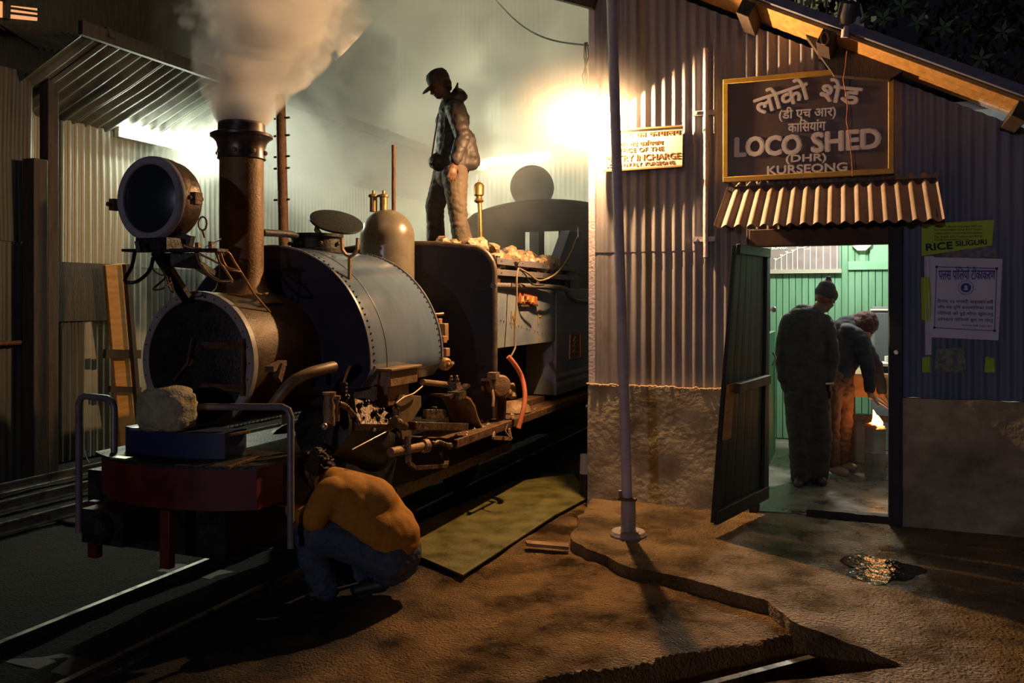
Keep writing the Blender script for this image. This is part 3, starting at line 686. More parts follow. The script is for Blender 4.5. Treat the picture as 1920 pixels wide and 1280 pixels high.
# loose boards leaning by the shed wall
wbd = empty('wooden_board', P(240, 860, X=-6.95), 'tall orange wooden board leaning by the shed wall behind the headlamp', 'board')
g = M().prism([P(x, y, X=-6.95) for x, y in ((198,497),(234,494),(262,850),(228,850))], (-.04,0,0)); g.build('plank', wood_or, wbd)
g = M().bar(P(196,663,X=-6.90), P(262,664,X=-6.90), .04, .09); g.build('cross_bar', wood_dk, wbd)
g = M().bar(P(205,729,X=-6.90), P(262,731,X=-6.90), .04, .06); g.build('cross_bar', wood_dk, wbd)
g = M().bar(P(236,495,X=-6.85), P(266,856,X=-6.85), .05, .05); g.build('leaning_post', wood_dk, label='thin dark post leaning beside the orange boards', category='post')
# tall stay pipe behind the tank
q = P(541, 440, d=7.3)
sp = empty('stay_pipe', (q.x, q.y, -.1), 'tall rusty pipe post standing behind the water tank', 'post')
M().tube([(q.x, q.y, -.1), (q.x-.04, q.y, 1.6), (q.x-.085, q.y, 3.25)], [.05,.045,.042], 12).build('pipe', rust, sp)
g = M()
for zz in (3.05, 2.9, 2.72, 2.62, 2.35): g.cyl((q.x-.15, q.y, zz), (q.x+.01, q.y, zz), .009, n=6)
g.build('bolt', rust, sp, kind='stuff')
# distant house with a lit window
hs_ = empty('hillside_house', (-13.6, 11, 5), 'dark house high on the left with a lit window', 'house')
M().b2((-17, 7, 3), (-13.6, 16, 9)).build('wall', wood_dk, hs_)
def HP(x, y): return P(x, y, X=-13.58)
g = M().prism([HP(16,34), HP(70,39), HP(70,14), HP(16,5)], (-.03,0,0)); g.prism([HP(-8,31), HP(5,33), HP(5,3), HP(-8,1)], (-.03,0,0)); g.build('window_pane', m_winlit, hs_)
g = M()
for t in (.34, .67): g.bar(HP(16,34).lerp(HP(16,5), t), HP(70,39).lerp(HP(70,14), t), .03, .04)
g.bar(HP(10,36), HP(11,2), .12, .1); g.bar(HP(5,4), HP(75,12), .05, .08); g.build('window_bar', wood_dk, hs_)
g = M().corr(HP(-10,38)+V((.1,0,-.1)), HP(90,50)-HP(-10,38), V((.9,0,-.5)), (.5,0,.9), 3.0, 1, .14, .03, hs=1); g.build('porch_roof', galv_old, hs_)
# tree above the office roof
tr = empty('tree', (1.6, 11.5, -.1), 'dark leafy tree rising behind the office roof', 'tree')
M().tube([(1.6,11.5,-.1),(1.7,11.4,2.5),(1.9,11.2,4.6)], [.2,.16,.09], 10).build('trunk', bark, tr)
g = M(); rnd = random.Random(5)
for i in range(9000):
    p = V((rnd.uniform(-1.6, 4.6), rnd.uniform(9.9, 11.8), rnd.uniform(3.4, 6.8)))
    if noise.noise(p*1.1) < -.28: continue
    d = V((rnd.gauss(0,1), rnd.gauss(0,1), rnd.gauss(0,1))).normalized(); e = d.orthogonal(); r = rnd.uniform(.04,.09)
    g.quad(p-d*r, p+e*r*.45, p+d*r, p-e*r*.45)
g.build('foliage', leaf_m, tr, kind='stuff', smooth=False)
g = M()
for px, py in ((1656,34),(1770,52),(1720,42),(1840,110),(1690,12),(1880,60)):
    c = P(px, py, Y=9.7)
    for k_ in range(5):
        a = 2*PI*k_/5+px; e = V((math.cos(a), -.15, math.sin(a))); f = V((-math.sin(a), 0, math.cos(a))); g.quad(c, c+e*.05+f*.022, c+e*.12, c+e*.05-f*.022)
g.build('pale_leaves', leaf_lt, tr, smooth=False, kind='stuff')

# ---- things in the office room
nb = empty('notice_board', P(1446, 508, Y=9.5), 'brown notice board with painted bar graph inside the office', 'board')
yy = 9.52; A = P(1400, 516, Y=yy); B = P(1574, 506, Y=yy)
M().b2((A.x, yy, B.z), (B.x, yy+.03, 2.55)).build('panel', board_m, nb)
M().b2((A.x, yy-.015, B.z-.03), (B.x+.02, yy+.03, B.z+.012)).build('frame', mat('board_frame', (.3,.3,.24,1), None, .6), nb)
yt = yy-.006; g = M()
tops = [485,478,472,469,462,461,455,450,440,430,425]; xs_ = [1453.5,1465,1475,1486,1495,1508,1519,1530.5,1543.5,1557,1569.5]
for x, t in zip(xs_, tops):
    g.bar(S(x, 505), S(x, t), .007, .004, up=(0,1,0)); g.box(S(x, t), (.03,.004,.012)); g.box(S(x, 506.5), (.032,.004,.02))
for i in range(10): g.bar(S(xs_[i], tops[i]+3), S(xs_[i+1], tops[i+1]+3), .006, .004, up=(0,1,0))
line(g, 'BOARD.', 1447, 468, 1476, 466, 8, .0015); g.bar(S(1508,468), S(1519,466), .006, .004, up=(0,1,0))
g.build('painted_graph', chalk, nb, smooth=False)
ck = empty('wall_clock', P(1615, 462, Y=9.5), 'yellow-rimmed octagonal clock at the top of the doorway view', 'clock')
c = P(1615.5, 452, Y=9.5)
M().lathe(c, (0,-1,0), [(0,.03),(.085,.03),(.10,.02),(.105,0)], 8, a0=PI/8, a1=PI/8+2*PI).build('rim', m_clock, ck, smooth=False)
M().lathe(c+V((0,-.031,0)), (0,-1,0), [(0,.004),(.035,.004),(.035,0)], 16).build('dial', mat('clock_dial', (.35,.33,.25,1), None, .5), ck)
gc = empty('grey_cabinet', (.5, 9.2, 0), 'blue-grey steel cabinet standing at the right of the office back wall', 'cabinet')
a = P(1634, 575, Y=9.25); M().b2((a.x, 9.22, .0), (a.x+.7, 9.52, a.z)).build('body', grey_box, gc, bevel=.005)
M().b2((a.x-.01, 9.20, 1.385), (a.x+.71, 9.22, 1.40)).build('shelf_edge', chalk, gc)
M().b2((a.x+.03, 9.205, .75), (a.x+.34, 9.22, 1.36)).build('door', mat('cab_door', (.075,.09,.10,1), None, .5), gc, bevel=.004)
# table
tx0 = P(1592, 700, Y=8.15).x; tz = .84
tb = empty('wooden_table', (tx0, 8.15, 0), 'worn wooden table with orange apron inside the office', 'table')
M().b2((tx0-.55, 8.13, tz-.03), (1.5, 8.85, tz)).build('tabletop', mat('table_top', (.33,.20,.10,1), (.50,.36,.22,1), .35, None, 0, 7), tb, bevel=.004)
M().b2((tx0-.50, 8.16, tz-.21), (1.45, 8.19, tz-.03)).build('apron', wood_or, tb)
for x, y in ((tx0-.47, 8.20), (tx0+.02, 8.20), (1.4, 8.20), (tx0-.47, 8.77), (1.4, 8.77)): M().b2((x-.03, y-.03, 0), (x+.03, y+.03, tz-.03)).build('leg', wood_dk, tb)
M().bar((tx0-.47,8.20,.44), (1.4,8.20,.44), .04, .05).build('stretcher', wood_dk, tb)
bo = empty('open_ledger', P(1650, 668, Y=8.0), 'open white ledger lying on the dark book on the table', 'book')
c = P(1652, 670, Y=8.4); M().b2((c.x-.14, 8.27, tz+.060), (c.x+.25, 8.55, tz+.085)).build('pages', paper, bo)
M().b2((c.x-.10, 8.29, tz+.001), (c.x+.28, 8.57, tz+.058)).build('dark_book', navy, label='thick dark book on the table under the ledger', category='book', bevel=.004)
M().cyl((c.x+.06, 8.45, tz+.086), (c.x+.06, 8.45, tz+.14), .03, n=14).build('cup', paper, label='small white cup standing on the open ledger', category='cup')
M().b2((c.x-.35, 8.4, .0), (c.x-.05, 8.7, .42)).build('wooden_stool', mat('stool', (.12,.12,.11,1), None, .6), label='low grey box stool under the table', category='stool', bevel=.01)
# stove with fire
c = P(1641, 893, Z=0.0); c.z = 0
st = empty('tin_stove', c, 'tall dented tin drum stove with fire at the doorway', 'stove')
g = M().lathe(c, (0,0,1), [(0,.0),(.082,.0),(.086,.02),(.083,.2),(.087,.205),(.082,.215),(.084,.40),(.088,.41),(.080,.41),(.076,.33),(0,.33)], 24)
for v in g.v: v.x += .006*noise.noise(v*9); v.y += .006*noise.noise(v*9+V((5,0,0)))
g.build('drum', tray_m, st)
g = M()
for i in range(16):
    a = i*2.4; r = .012*math.sqrt(i)*1.3; g.sphere(c+V((r*math.cos(a), r*math.sin(a), .41+.012*(i%3))), .022, 6, (1,1,.7))
g.build('embers', m_ember, st, kind='stuff', smooth=False)
g = M(); g.sphere(c+V((-.055,-.05,.43)), .035, 8, (1,.7,.7)); g.sphere(c+V((-.02,-.075,.425)), .03, 8, (1.2,.7,.7)); g.build('rim_bricks', mat('hot_clay', (.4,.12,.06,1), None, .8), st)
g = M()
for dx, dy, h, w in ((.02,0,.15,.028), (.045,.01,.10,.026), (-.005,-.01,.07,.022), (.03,-.03,.085,.022)):
    g.lathe(c+V((dx,dy,.42)), (-.25,0,1), [(0,0),(w*.8,.15*h),(w,.35*h),(w*.6,.65*h),(w*.2,.9*h),(0,h)], 10)
g.build('flame', m_fire, st)
light('fire_light', 'POINT', c+V((.02,-.0,.52)), (1,.42,.12), 2.2, shadow_soft_size=.05)
# ================================================================== LOCOMOTIVE
X0 = -3.30; R_ = V((CS, SN, 0)); Fw = V((-SN, CS, 0)); UP = V((0,0,1))
lo = empty('steam_locomotive', (X0, 5.5, -.06), 'small blue narrow gauge saddle tank steam locomotive with large headlamp, nearest the camera', 'locomotive')
ZB = 1.161
BY = V((0, 1, 0))
g = M().lathe((X0, 3.67, ZB), BY, [(.30,-.004),(.362,-.006),(.378,.0),(.380,.028),(.374,.034),(.374,.62),(.365,.62)], 56); g.build('smokebox', smoke_iron, lo)
g = M().lathe((X0, 3.655, ZB), BY, [(.334,.012),(.334,-.004),(.340,-.010),(.372,-.010),(.381,0),(.381,.035)], 64); rg = g.build('smokebox_ring', rim_m, lo)
sb = M().lathe((X0, 3.65, ZB), BY, [(0,-.035),(.15,-.030),(.26,-.016),(.318,.0),(.334,.006),(.334,.02)], 48).build('smokebox_door', black_iron, lo)
g = M().lathe((X0, 3.60, ZB), BY, [(0,0),(.02,0),(.025,.012),(.02,.03)], 12); g.bar((X0,3.595,ZB), (X0-.10,3.595,ZB-.10), .012, .012); g.bar((X0,3.59,ZB), (X0+.03,3.59,ZB+.13), .012, .012); g.build('dart_handle', rust, sb)
g = M(); g.box((X0+.20, 3.625, ZB+.09), (.28,.012,.035)); g.box((X0+.20, 3.625, ZB-.13), (.28,.012,.035)); g.cyl((X0+.325,3.63,ZB-.17), (X0+.325,3.63,ZB+.13), .012, n=8); g.build('door_hinge', rust, sb)
g = M()
for i in range(26):
    a = 2*PI*i/26; g.sphere((X0+.357*math.cos(a), 3.646, ZB+.357*math.sin(a)), .0065, 6)
g.build('rivet', rust, rg, kind='stuff')
# chimney
chx = V((X0, 4.02, 0))
ch = M().lathe(chx, UP, [(.235,1.475),(.19,1.515),(.145,1.56),(.128,1.62),(.124,1.70),(.124,2.31)], 40).build('chimney', mat('chimney_paint', (.13,.065,.022,1), (.24,.13,.045,1), .5, .65, .2, 9, bump=.15, bscale=70), lo)
M().lathe(chx, UP, [(.126,2.305),(.137,2.31),(.135,2.33),(.134,2.37),(.142,2.405),(.160,2.428),(.176,2.436),(.178,2.448),(.165,2.455),(.134,2.46),(.131,2.515),(.124,2.52),(.112,2.518),(.108,2.40)], 40).build('cap', mat('cap_iron', (.06,.045,.05,1), (.13,.09,.07,1), .28, .45, .6, 10), ch)
g = M()
for i in range(8):
    a = PI/8+2*PI*i/8; g.sphere(chx+V((.137*math.cos(a), .137*math.sin(a), 2.345)), .015, 8)
g.build('bolt', rust_lt, ch, kind='stuff')
M().cyl((X0,4.02,2.2), (X0,4.02,2.42), .106, n=20).build('flue', black_iron, ch)
# headlamp
hc = V((X0-.0, 3.32, 2.006)); 
hl = M().lathe(hc, BY, [(.196,.0),(.212,.004),(.216,.02),(.214,.075),(.204,.08),(.204,.135),(.190,.165),(.14,.195),(.06,.208),(0,.21)], 48).build('headlamp', mat('lamp_casing', (.045,.03,.025,1), (.12,.07,.04,1), .35, .5, .4, 10, bump=.2), lo)
M().lathe(hc, BY, [(.172,.012),(.172,-.004),(.178,-.010),(.204,-.010),(.214,.0),(.216,.02)], 56).build('rim', lamp_rim, hl)
M().lathe(hc, BY, [(0,-.026),(.06,-.023),(.11,-.014),(.15,-.002),(.173,.008)], 40).build('lens', glass_dk, hl)
for p in (P(368,372,d=4.25), P(216,384,d=4.45)): g = M(); g.box(p, (.035,.05,.06)); g.cyl(p-V((0,.05,0)), p+V((0,.04,.0)), .012, n=8); g.build('clip', rust, hl)
c = P(380, 419, d=4.28); g = M().tube([c+R_*.024*math.cos(q*.5)*.9+UP*.034*math.sin(q*.5) for q in range(12)]+[], .005, 6, closed=True); g.tube([c-UP*.034, c-UP*.07+R_*.01], .006, 6); g.build('eyelet', rust_lt, hl)
# headlamp bracket, prongs and wires
br = M()
br.bar(P(240,470,Y=3.32), P(418,469,Y=3.40), .10, .014); br.bar(P(262,470,d=4.2), P(258,452,d=4.2), .03, .02); br.box(P(300,458,d=4.32), (.20,.12,.06)); br.bar(P(352,440,d=4.38), P(345,470,d=4.38), .06, .06)
br.bar(P(294,472,d=4.25), P(352,562,d=4.60), .05, .035); br.bar(P(330,470,d=4.32), P(395,512,d=4.6), .06, .03); br.prism([P(300,474,d=4.32),P(372,474,d=4.32),P(378,505,d=4.35),P(318,500,d=4.32)], Fw*.03)
bro = br.build('lamp_bracket', black_iron, lo)
def wire(px, r, m, nm='prong', par=bro, sub=3):
    pts = [P(x, y, d=d) for x, y, d in px]; out = []
    for i in range(len(pts)-1):
        p0, p1, p2, p3 = pts[max(i-1,0)], pts[i], pts[i+1], pts[min(i+2,len(pts)-1)]
        for k in range(sub):
            t = k/sub; out.append(.5*((2*p1)+(p2-p0)*t+(2*p0-5*p1+4*p2-p3)*t*t+(3*p1-p0-3*p2+p3)*t**3))
    out.append(pts[-1])
    return M().tube(out, r, 12).build(nm, m, par)
wire([(253,471,4.2),(247,500,4.15),(234,526,4.1),(256,528,4.1),(280,508,4.15),(287,483,4.2)], .009, black_iron)
wire([(300,500,4.3),(310,518,4.3),(300,530,4.28),(287,542,4.25),(305,541,4.25),(322,528,4.3)], .005, rust)
wire([(285,488,4.3),(287,505,4.3),(300,515,4.3),(308,515,4.3)], .004, rust)
wire([(312,518,4.3),(318,540,4.3),(326,548,4.3),(318,520,4.3)], .004, rust)
wire([(368,472,4.3),(374,492,4.28),(389,512,4.25),(410,526,4.22),(436,527,4.22)], .008, bare)
wire([(436,527,4.22),(424,508,4.26),(412,492,4.3),(402,466,4.34)], .006, bare)
wire([(345,460,4.3),(372,475,4.3),(400,488,4.32),(428,504,4.36),(452,510,4.42)], .006, bare)
wire([(405,470,4.32),(416,479,4.33),(428,473,4.35),(440,492,4.4),(458,520,4.5),(476,550,4.62),(500,578,4.75),(517,597,4.85)], .006, bare)
wire([(414,474,4.3),(425,500,4.33),(450,506,4.36)], .004, bare)
wire([(350,462,4.3),(382,470,4.3),(410,470,4.32),(424,470,4.34)], .009, bare)
wire([(384,463,4.35),(398,456,4.35),(415,448,4.36)], .004, steel)
wire([(476,549,4.7),(490,552,4.75),(503,550,4.85)], .008, rust)
g = M(); g.box(P(371,462,d=4.33), (.022,.02,.04)); g.box(P(396,462,d=4.33), (.022,.02,.05)); g.build('lug', rust_lt, bro)
# boiler and saddle tank
M().lathe((X0, 4.2, ZB-.02), BY, [(.355,0),(.355,1.75)], 40).build('boiler', black_iron, lo)
RT, ZT, Y0, Y1 = .705, 1.115, 4.28, 5.21
def tprof(r, sh=0):
    pts = []
    for i in range(49):
        a = math.radians(-2+184*i/48); pts.append((r*math.cos(a), ZT+r*math.sin(a)*(1.0)))
    return pts
def tank_ring(g, r0, r1, ya, yb):
    A = tprof(r1); B = tprof(r0)
    lower = lambda r: [(-r*.965, ZT-.085), (-r*.90, ZT-.135), (-r*.80, ZT-.155)]
    o = [(r*1, z) for r, z in A]+lower(r1)+[(-.38, ZT-.155), (.38, ZT-.155)]+[(-x, z) for x, z in lower(r1)[::-1]]
    g.prism([V((X0+x, ya, z)) for x, z in o], (0, yb-ya, 0))
g = M(); tank_ring(g, 0, RT, Y0+.004, Y1-.004); tk = g.build('saddle_tank', blue, lo, ang=30)
g = M(); tank_ring(g, 0, RT-.004, Y0-.008, Y0+.003); g.build('front_plate', blue_shade, tk, ang=30)
g = M()
def arc_strip(g, r, ya, yb, h=.005):
    A = tprof(r)
    vs = [V((X0+x, y, z)) for y in (ya, yb) for x, z in A]+[V((X0+x*(1+h/r), y, ZT+(z-ZT)*(1+h/r))) for y in (ya, yb) for x, z in A]
    n = len(A); fs = []
    for i in range(n-1): fs += [(2*n+i, 2*n+i+1, 3*n+i+1, 3*n+i), (i, i+1, 2*n+i+1, 2*n+i), (n+i, 3*n+i, 3*n+i+1, n+i+1)]
    g.add(vs, fs)
for ya_, yb_, h_ in ((Y0-.008, Y0+.012, .008), (Y1-.014, Y1+.004, .008)): g2 = M(); arc_strip(g2, RT, ya_, yb_, h_); g2.build('edge_strip', mat('strip_blue', (.12,.13,.17,1), (.20,.18,.19,1), .3, .45, .1, 8), tk, ang=30)
arc_strip(g, RT, Y0+.19, Y0+.196, .003)
g.build('lap_seam', mat('strip_blue', (.12,.13,.17,1)), tk, ang=30)
g = M()
for y in (Y0+.045, Y1-.035):
    for i in range(58):
        a = math.radians(-1+182*i/57); g.sphere((X0+(RT+.001)*math.cos(a), y, ZT+(RT+.001)*math.sin(a)), .0075, 6)
for i in range(22):
    g.sphere((X0+RT*.985, Y0+.04+i*.040, ZT-.03), .006, 6)
g.build('rivet', mat('rivet_iron', (.10,.07,.06,1), None, .4), tk, kind='stuff')
# filler with open lid
fc = V((X0, 4.76, 0))
fl_ = M().lathe(fc, UP, [(.19,1.80),(.19,1.825),(.165,1.83),(.160,1.90),(.178,1.905),(.178,1.925),(.150,1.925),(.150,1.83),(0,1.83)], 36).build('filler', black_iron, lo)
n_ = (-Fw*.42+UP*.86+R_*.25).normalized(); lc = P(631, 415, d=5.82)
g = M().lathe(lc, n_, [(0,.012),(.12,.012),(.182,.004),(.186,-.004),(.180,-.012),(0,-.008)], 36); g.build('lid', black_iron, fl_)
g = M().bar(P(592,428,d=5.7), P(600,440,d=5.65), .02, .03); g.sphere(P(596,430,d=5.68), .012, 8)
for i in range(8): a = i*PI/4; g.sphere(fc+V((.171*math.cos(a), .171*math.sin(a), 1.86)), .014, 8)
g.build('hinge', rust, fl_)
wire([(492,436,5.05),(530,438,5.3),(548,440,5.4),(560,446,5.5)], .022, black_iron, 'handrail', lo)
# fork and stem on the tank shoulder
g = M(); pts = [P(x, y, d=5.12) for x, y in ((641,446),(642,468),(649,478),(656,481),(663,478),(670,468),(671,446))]
for a, b in zip(pts, pts[1:]): g.bar(a, b, .014, .022, up=(0,1,0))
g.bar(P(656,480,d=5.12), P(655,556,d=5.12), .016, .02, up=(0,1,0)); fk = g.build('fork_bracket', rust_lt, lo)
g = M()
for i in range(6): g.cyl(P(660,551,d=5.10), P(660+9*math.cos(i*1.05), 551+9*math.sin(i*1.05), d=5.10), .006, n=6)
g.build('wing_nut', black_iron, fk)
# dome and brass safety valves
dc = V((X0, 5.69, 0))
M().lathe(dc, UP, [(.235,1.50),(.212,1.56),(.206,1.65)]+[(.206*math.cos(a), 1.965+.215*math.sin(a)) for a in [i*PI/2/12 for i in range(13)]], 40).build('dome', dome_m, lo)
sv = None
for px in (700, 719):
    c = P(px, 392, d=6.55); g = M().lathe(c, UP, [(.030,-.02),(.030,.09),(.040,.093),(.041,.108),(.026,.115),(.012,.118),(.012,.14),(.006,.145),(0,.145)], 16); g.build('safety_valve', brass, lo)
wire([(739,475,6.7),(738,392,6.7),(738,330,6.7),(738,272,6.7)], .017, rust, 'vent_pipe', lo)
# cab front sheet with beading
YC = 5.93; XL, XR, ZTp, ZL = X0-.80, -2.515, 1.93, .60
def cab_outline(r=.20, inset=0):
    o = [(XR-inset, ZL)]
    for i in range(9): a = i*PI/16; o.append((XR-inset-r+r*math.cos(a), ZTp-.035-inset-r+r*math.sin(a)))
    o += [(-3.0, ZTp-inset-.002), (X0-.2, ZTp+.012-inset)]
    for i in range(9): a = PI/2+i*PI/16; o.append((XL+inset+r+r*math.cos(a), ZTp-.035-inset-r+r*math.sin(a)))
    o.append((XL+inset, ZL)); return o
g = M(); g.prism([V((x, YC, z)) for x, z in cab_outline()], (0,.02,0)); cb = g.build('cab_front', blue_shade, lo, smooth=False)
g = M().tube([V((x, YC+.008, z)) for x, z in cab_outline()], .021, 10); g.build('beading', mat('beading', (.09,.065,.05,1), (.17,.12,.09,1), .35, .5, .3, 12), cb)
g = M(); g.bar((XR-.62, YC-.006, 1.64), (XR-.02, YC-.006, 1.56), .004, .014); g.build('seam', black_iron, cb)
# bunker sides
XB = -2.52
def BP(x, y, dx=0): return P(x, y, X=XB+dx)
bk_ = M().prism([V((XB, 5.96, 1.125)), V((XB, 7.42, 1.115)), V((XB, 7.42, 1.60)), V((XB, 5.96, 1.60))], (-.02,0,0)).build('bunker_side', blue_panel, lo)
g = M(); g.b2((X0-.78, 7.36, .62), (XB+.012, 9.6, 1.60)); g.build('rear_tank', blue_panel, lo, bevel=.006)
g = M(); 
for z in (.70, .775): M().b2((XB+.010, 7.38, z), (XB+.0165, 9.6, z+.04)).build('cream_stripe', cream, bk_)
g = M().b2((X0-.76, 5.97, 1.14), (XB-.03, 7.9, 1.74)); g.build('bunker_floor', black_iron, lo)
g = M().b2((X0-.55, 5.95, .35), (X0+.50, 7.35, 1.13)); g.build('firebox', black_iron, lo)
g = M()
for i in range(22): g.sphere((XB+.002, 5.99, 1.14+i*.021) if i % 3 == 0 else (XB+.002, 6.0+(i*.063), 1.345-(i*.063)*.145), .0065, 6)
for i in range(10): g.sphere((XB+.002, 5.99, 1.15+i*.05), .0065, 6); g.sphere((XB+.002, 7.33, 1.14+i*.05), .0065, 6)
g.build('rivet', mat('rivet_iron', (.1,.07,.06,1)), bk_, kind='stuff')
for z0, z1 in ((1.762,1.812),(1.678,1.726)):
    g = M().b2((XB-.005, 5.97, z0), (XB+.012, 8.05, z1)); g.build('coal_rail', mat('coal_rail_paint', (.14,.14,.17,1), (.22,.19,.19,1), .4, None, .1, 6), lo, bevel=.002)
g = M()
for y in (6.02, 6.9, 7.7): g.b2((XB-.02, y, 1.60), (XB-.006, y+.05, 1.83))
for y in (6.05, 6.5, 7.0, 7.5): g.sphere((XB+.014, y, 1.79), .007, 6); g.sphere((XB+.014, y, 1.70), .007, 6)
g.build('rail_bracket', rust, lo)
wire([(925,535,6.43),(960,536,6.75),(1010,537,7.25),(1058,541,7.8),(1066,552,7.9),(1078,563,8.05),(1095,565,8.3),(1120,565,8.7)], .024, mat('pipe_paint', (.16,.14,.13,1), (.24,.20,.17,1), .35, .5, .3, 10), 'side_pipe', lo)
g = M().prism([BP(1047,494,-.03), BP(1069,432,-.03), BP(1091,433,-.03), BP(1083,545,-.03), BP(1050,545,-.03)], (-.10,0,0)); g.build('rear_plate', mat('plate_blue', (.12,.13,.19,1), (.16,.17,.23,1), .35, None, 0, 6), lo, bevel=.006)
wire([(1084,446,7.9),(1084,432,7.9),(1083,425,7.9)], .006, steel, 'pin', lo)
# name plate, number plate, painted letters
npl = M().prism([BP(972,568,.004), BP(1005,570,.004), BP(1005,550,.004), BP(972,548,.004)], (.012,0,0)).build('name_plate', red_plate, lo)
g = M()
a0, b0_ = BP(975,565,.018), BP(1002,567,.018)
for i, t in enumerate((.04,.16,.26,.38,.5,.62,.74,.84,.96)):
    p = a0.lerp(b0_, t); g.bar(p, p+V((0,(.02 if i%3==1 else -.01),.048)), .006, .012, up=(1,0,0))
    if i % 2: g.bar(p+V((0,0,.004)), p+V((0,.03,.004)), .006, .008, up=(1,0,0))
g.build('raised_figure', yellow_raised, npl)
g = M().b2((XB+.004, BP(972,560).y, BP(972,568).z-.03), (XB+.02, BP(1005,560).y, BP(972,568).z-.012)); g.build('ledge', rust, npl)
nu = M().prism([BP(1066,674,.014), BP(1090,672,.014), BP(1090,622,.014), BP(1067,625,.014)], (.010,0,0)).build('number_plate', mat('plate_brown', (.30,.13,.06,1), None, .5), lo)
g = M(); q = [BP(1068,672,.026), BP(1088,669,.026), BP(1088,624,.026), BP(1069,628,.026)]
for i in range(4): g.bar(q[i], q[(i+1)%4], .006, .012, up=(1,0,0))
for t in (.25,.5,.72): 
    p = q[0].lerp(q[3], t); r = q[1].lerp(q[2], t); g.bar(p.lerp(r,.25), p.lerp(r,.8), .006, .014, up=(1,0,0)); g.bar(p.lerp(r,.3), p.lerp(r,.5)+V((0,0,.04)), .006, .012, up=(1,0,0))
g.build('raised_figure', yellow_raised, nu)
g = M()
def letter(g, body, xa, ya, xb, yb, hpx):
    A = BP(xa, ya, .004); B = BP(xb, yb, .004); h = (BP(xa, ya-hpx, .004)-A).length; text(g, body, A, (0,1,0), UP, abs(B.y-A.y), h)
letter(g, 'N', 959, 614, 969, 616, 32); letter(g, 'F', 1009, 607, 1015, 608, 27)
g.build('painted_letter', mat('letter_yellow', (.42,.25,.07,1), None, .5), bk_, smooth=False)
# ropes, hoses
wire([(972,503,6.7),(969,520,6.65),(969,560,6.63),(966,600,6.6),(965,640,6.58),(966,652,6.56),(958,668,6.5)], .007, rope_m, 'rope', lo)
wire([(973,503,6.72),(990,512,6.85),(1010,526,7.0),(1035,518,7.2),(1055,500,7.4),(1070,475,7.6),(1082,445,7.75)], .008, rope_m, 'rope', lo)
wire([(975,505,6.7),(985,515,6.8),(998,533,6.85),(1020,534,7.0)], .006, black_iron, 'hose', lo)
wire([(953,668,6.5),(966,684,6.52),(978,706,6.55),(984,735,6.5),(982,765,6.45),(972,803,6.4)], .019, copper, 'red_hose', lo)
wire([(920,700,6.38),(921,720,6.35),(925,745,6.3),(924,762,6.28)], .012, rust_lt, 'hose', lo)
# brass and bronze whistle on the bunker
wire([(903,495,7.6),(901,440,7.6),(900,400,7.6),(899,378,7.6)], .02, brass, 'whistle_pipe', lo)
c = P(898, 377, d=7.6); M().lathe(c, UP, [(.02,-.02),(.045,0),(.03,.02),(.026,.04),(.045,.055),(.046,.14),(.03,.16),(.01,.17),(.008,.19),(0,.19)], 16).build('whistle', brass, lo)
# running board, frame, wheels
rb = M().b2((-2.80, 5.10, .51), (-2.43, 9.6, .57)).build('running_board', rust, lo, bevel=.006)
g = M(); rnd = random.Random(3)
for i in range(60): g.sphere((-2.45-rnd.random()*.2, 5.2+rnd.random()*1.6, .572), rnd.uniform(.006,.016), 5)
g.build('grit', coal_m, rb, kind='stuff')
M().b2((X0-.45, 3.35, .22), (X0+.45, 9.4, .60)).build('frame', black_iron, lo)
for y in (4.85, 6.35):
    for s in (-1, 1):
        g = M().lathe((X0+s*.30, y, .29), (s,0,0), [(0,.05),(.09,.05),(.09,.03),(.27,.03),(.29,.05),(.33,.05),(.33,0),(.36,-.01),(.36,-.02),(0,-.02)], 32)
        for k in range(8): a = k*PI/4; g.bar((X0+s*.335, y, .29), (X0+s*.335, y+.29*math.cos(a), .29+.29*math.sin(a)), .03, .03, up=(1,0,0))
        g.build('wheel', black_iron, lo)
g = M().bar((-2.62, 4.6, .30), (-2.62, 6.5, .30), .035, .07); g.build('coupling_rod', oily, lo)
g = M().b2((-2.78, 5.95, .57), (-2.60, 7.3, .62)); g.build('deck', rust, lo)
# arched guard, pump, tool box
g = M(); pts = [P(x, y, X=-2.50) for x, y in ((858,742),(868,742),(880,748),(888,762),(893,780),(900,796),(908,806))]
for a, b in zip(pts, pts[1:]): g.bar(a+V((-.10,0,0)), b+V((-.10,0,0)), .016, .22, up=(1,0,0))
g.build('wheel_guard', rust_lt, lo)
g = M(); pts = [P(x, y, X=-2.55) for x, y in ((912,712),(925,712),(935,726),(939,750),(938,775),(936,792))]
for a, b in zip(pts, pts[1:]): g.bar(a, b, .02, .09, up=(1,0,0))
g.build('guard_arch', rust_lt, lo)
c = P(935, 722, d=6.45); g = M().lathe(c, (.75,-.66,0), [(0,.06),(.07,.055),(.082,.04),(.082,-.06),(.05,-.08)], 20)
g.cyl(P(945,735,d=6.5), P(962,738,d=6.6), .045, .03, 12); g.box(P(925,704,d=6.35), (.07,.07,.05)); g.cyl(P(958,720,d=6.6), P(962,745,d=6.55), .03, n=10)
g.sphere(P(907,727,d=6.5), .04, 10, (.8,.8,1)); g.build('steam_pump', rust_lt, lo)
c = P(990, 745, d=6.95); g = M().lathe(V((c.x-.12, c.y, .57)), UP, [(.13,0),(.14,.01),(.12,.06),(.07,.09),(0,.10)], 20, a0=0, a1=2*PI); g.build('axle_cover', rust_lt, lo)
tb_ = [P(x, y, X=-2.60) for x, y in ((728,742),(786,746),(791,702),(726,708))]
g = M().b2((-2.85, 4.38, .98), (-2.52, 4.72, 1.075)); g.b2((-2.80, 4.42, .86), (-2.56, 4.68, .98)); tbx = g.build('oil_box', rust_lt, lo, bevel=.006)
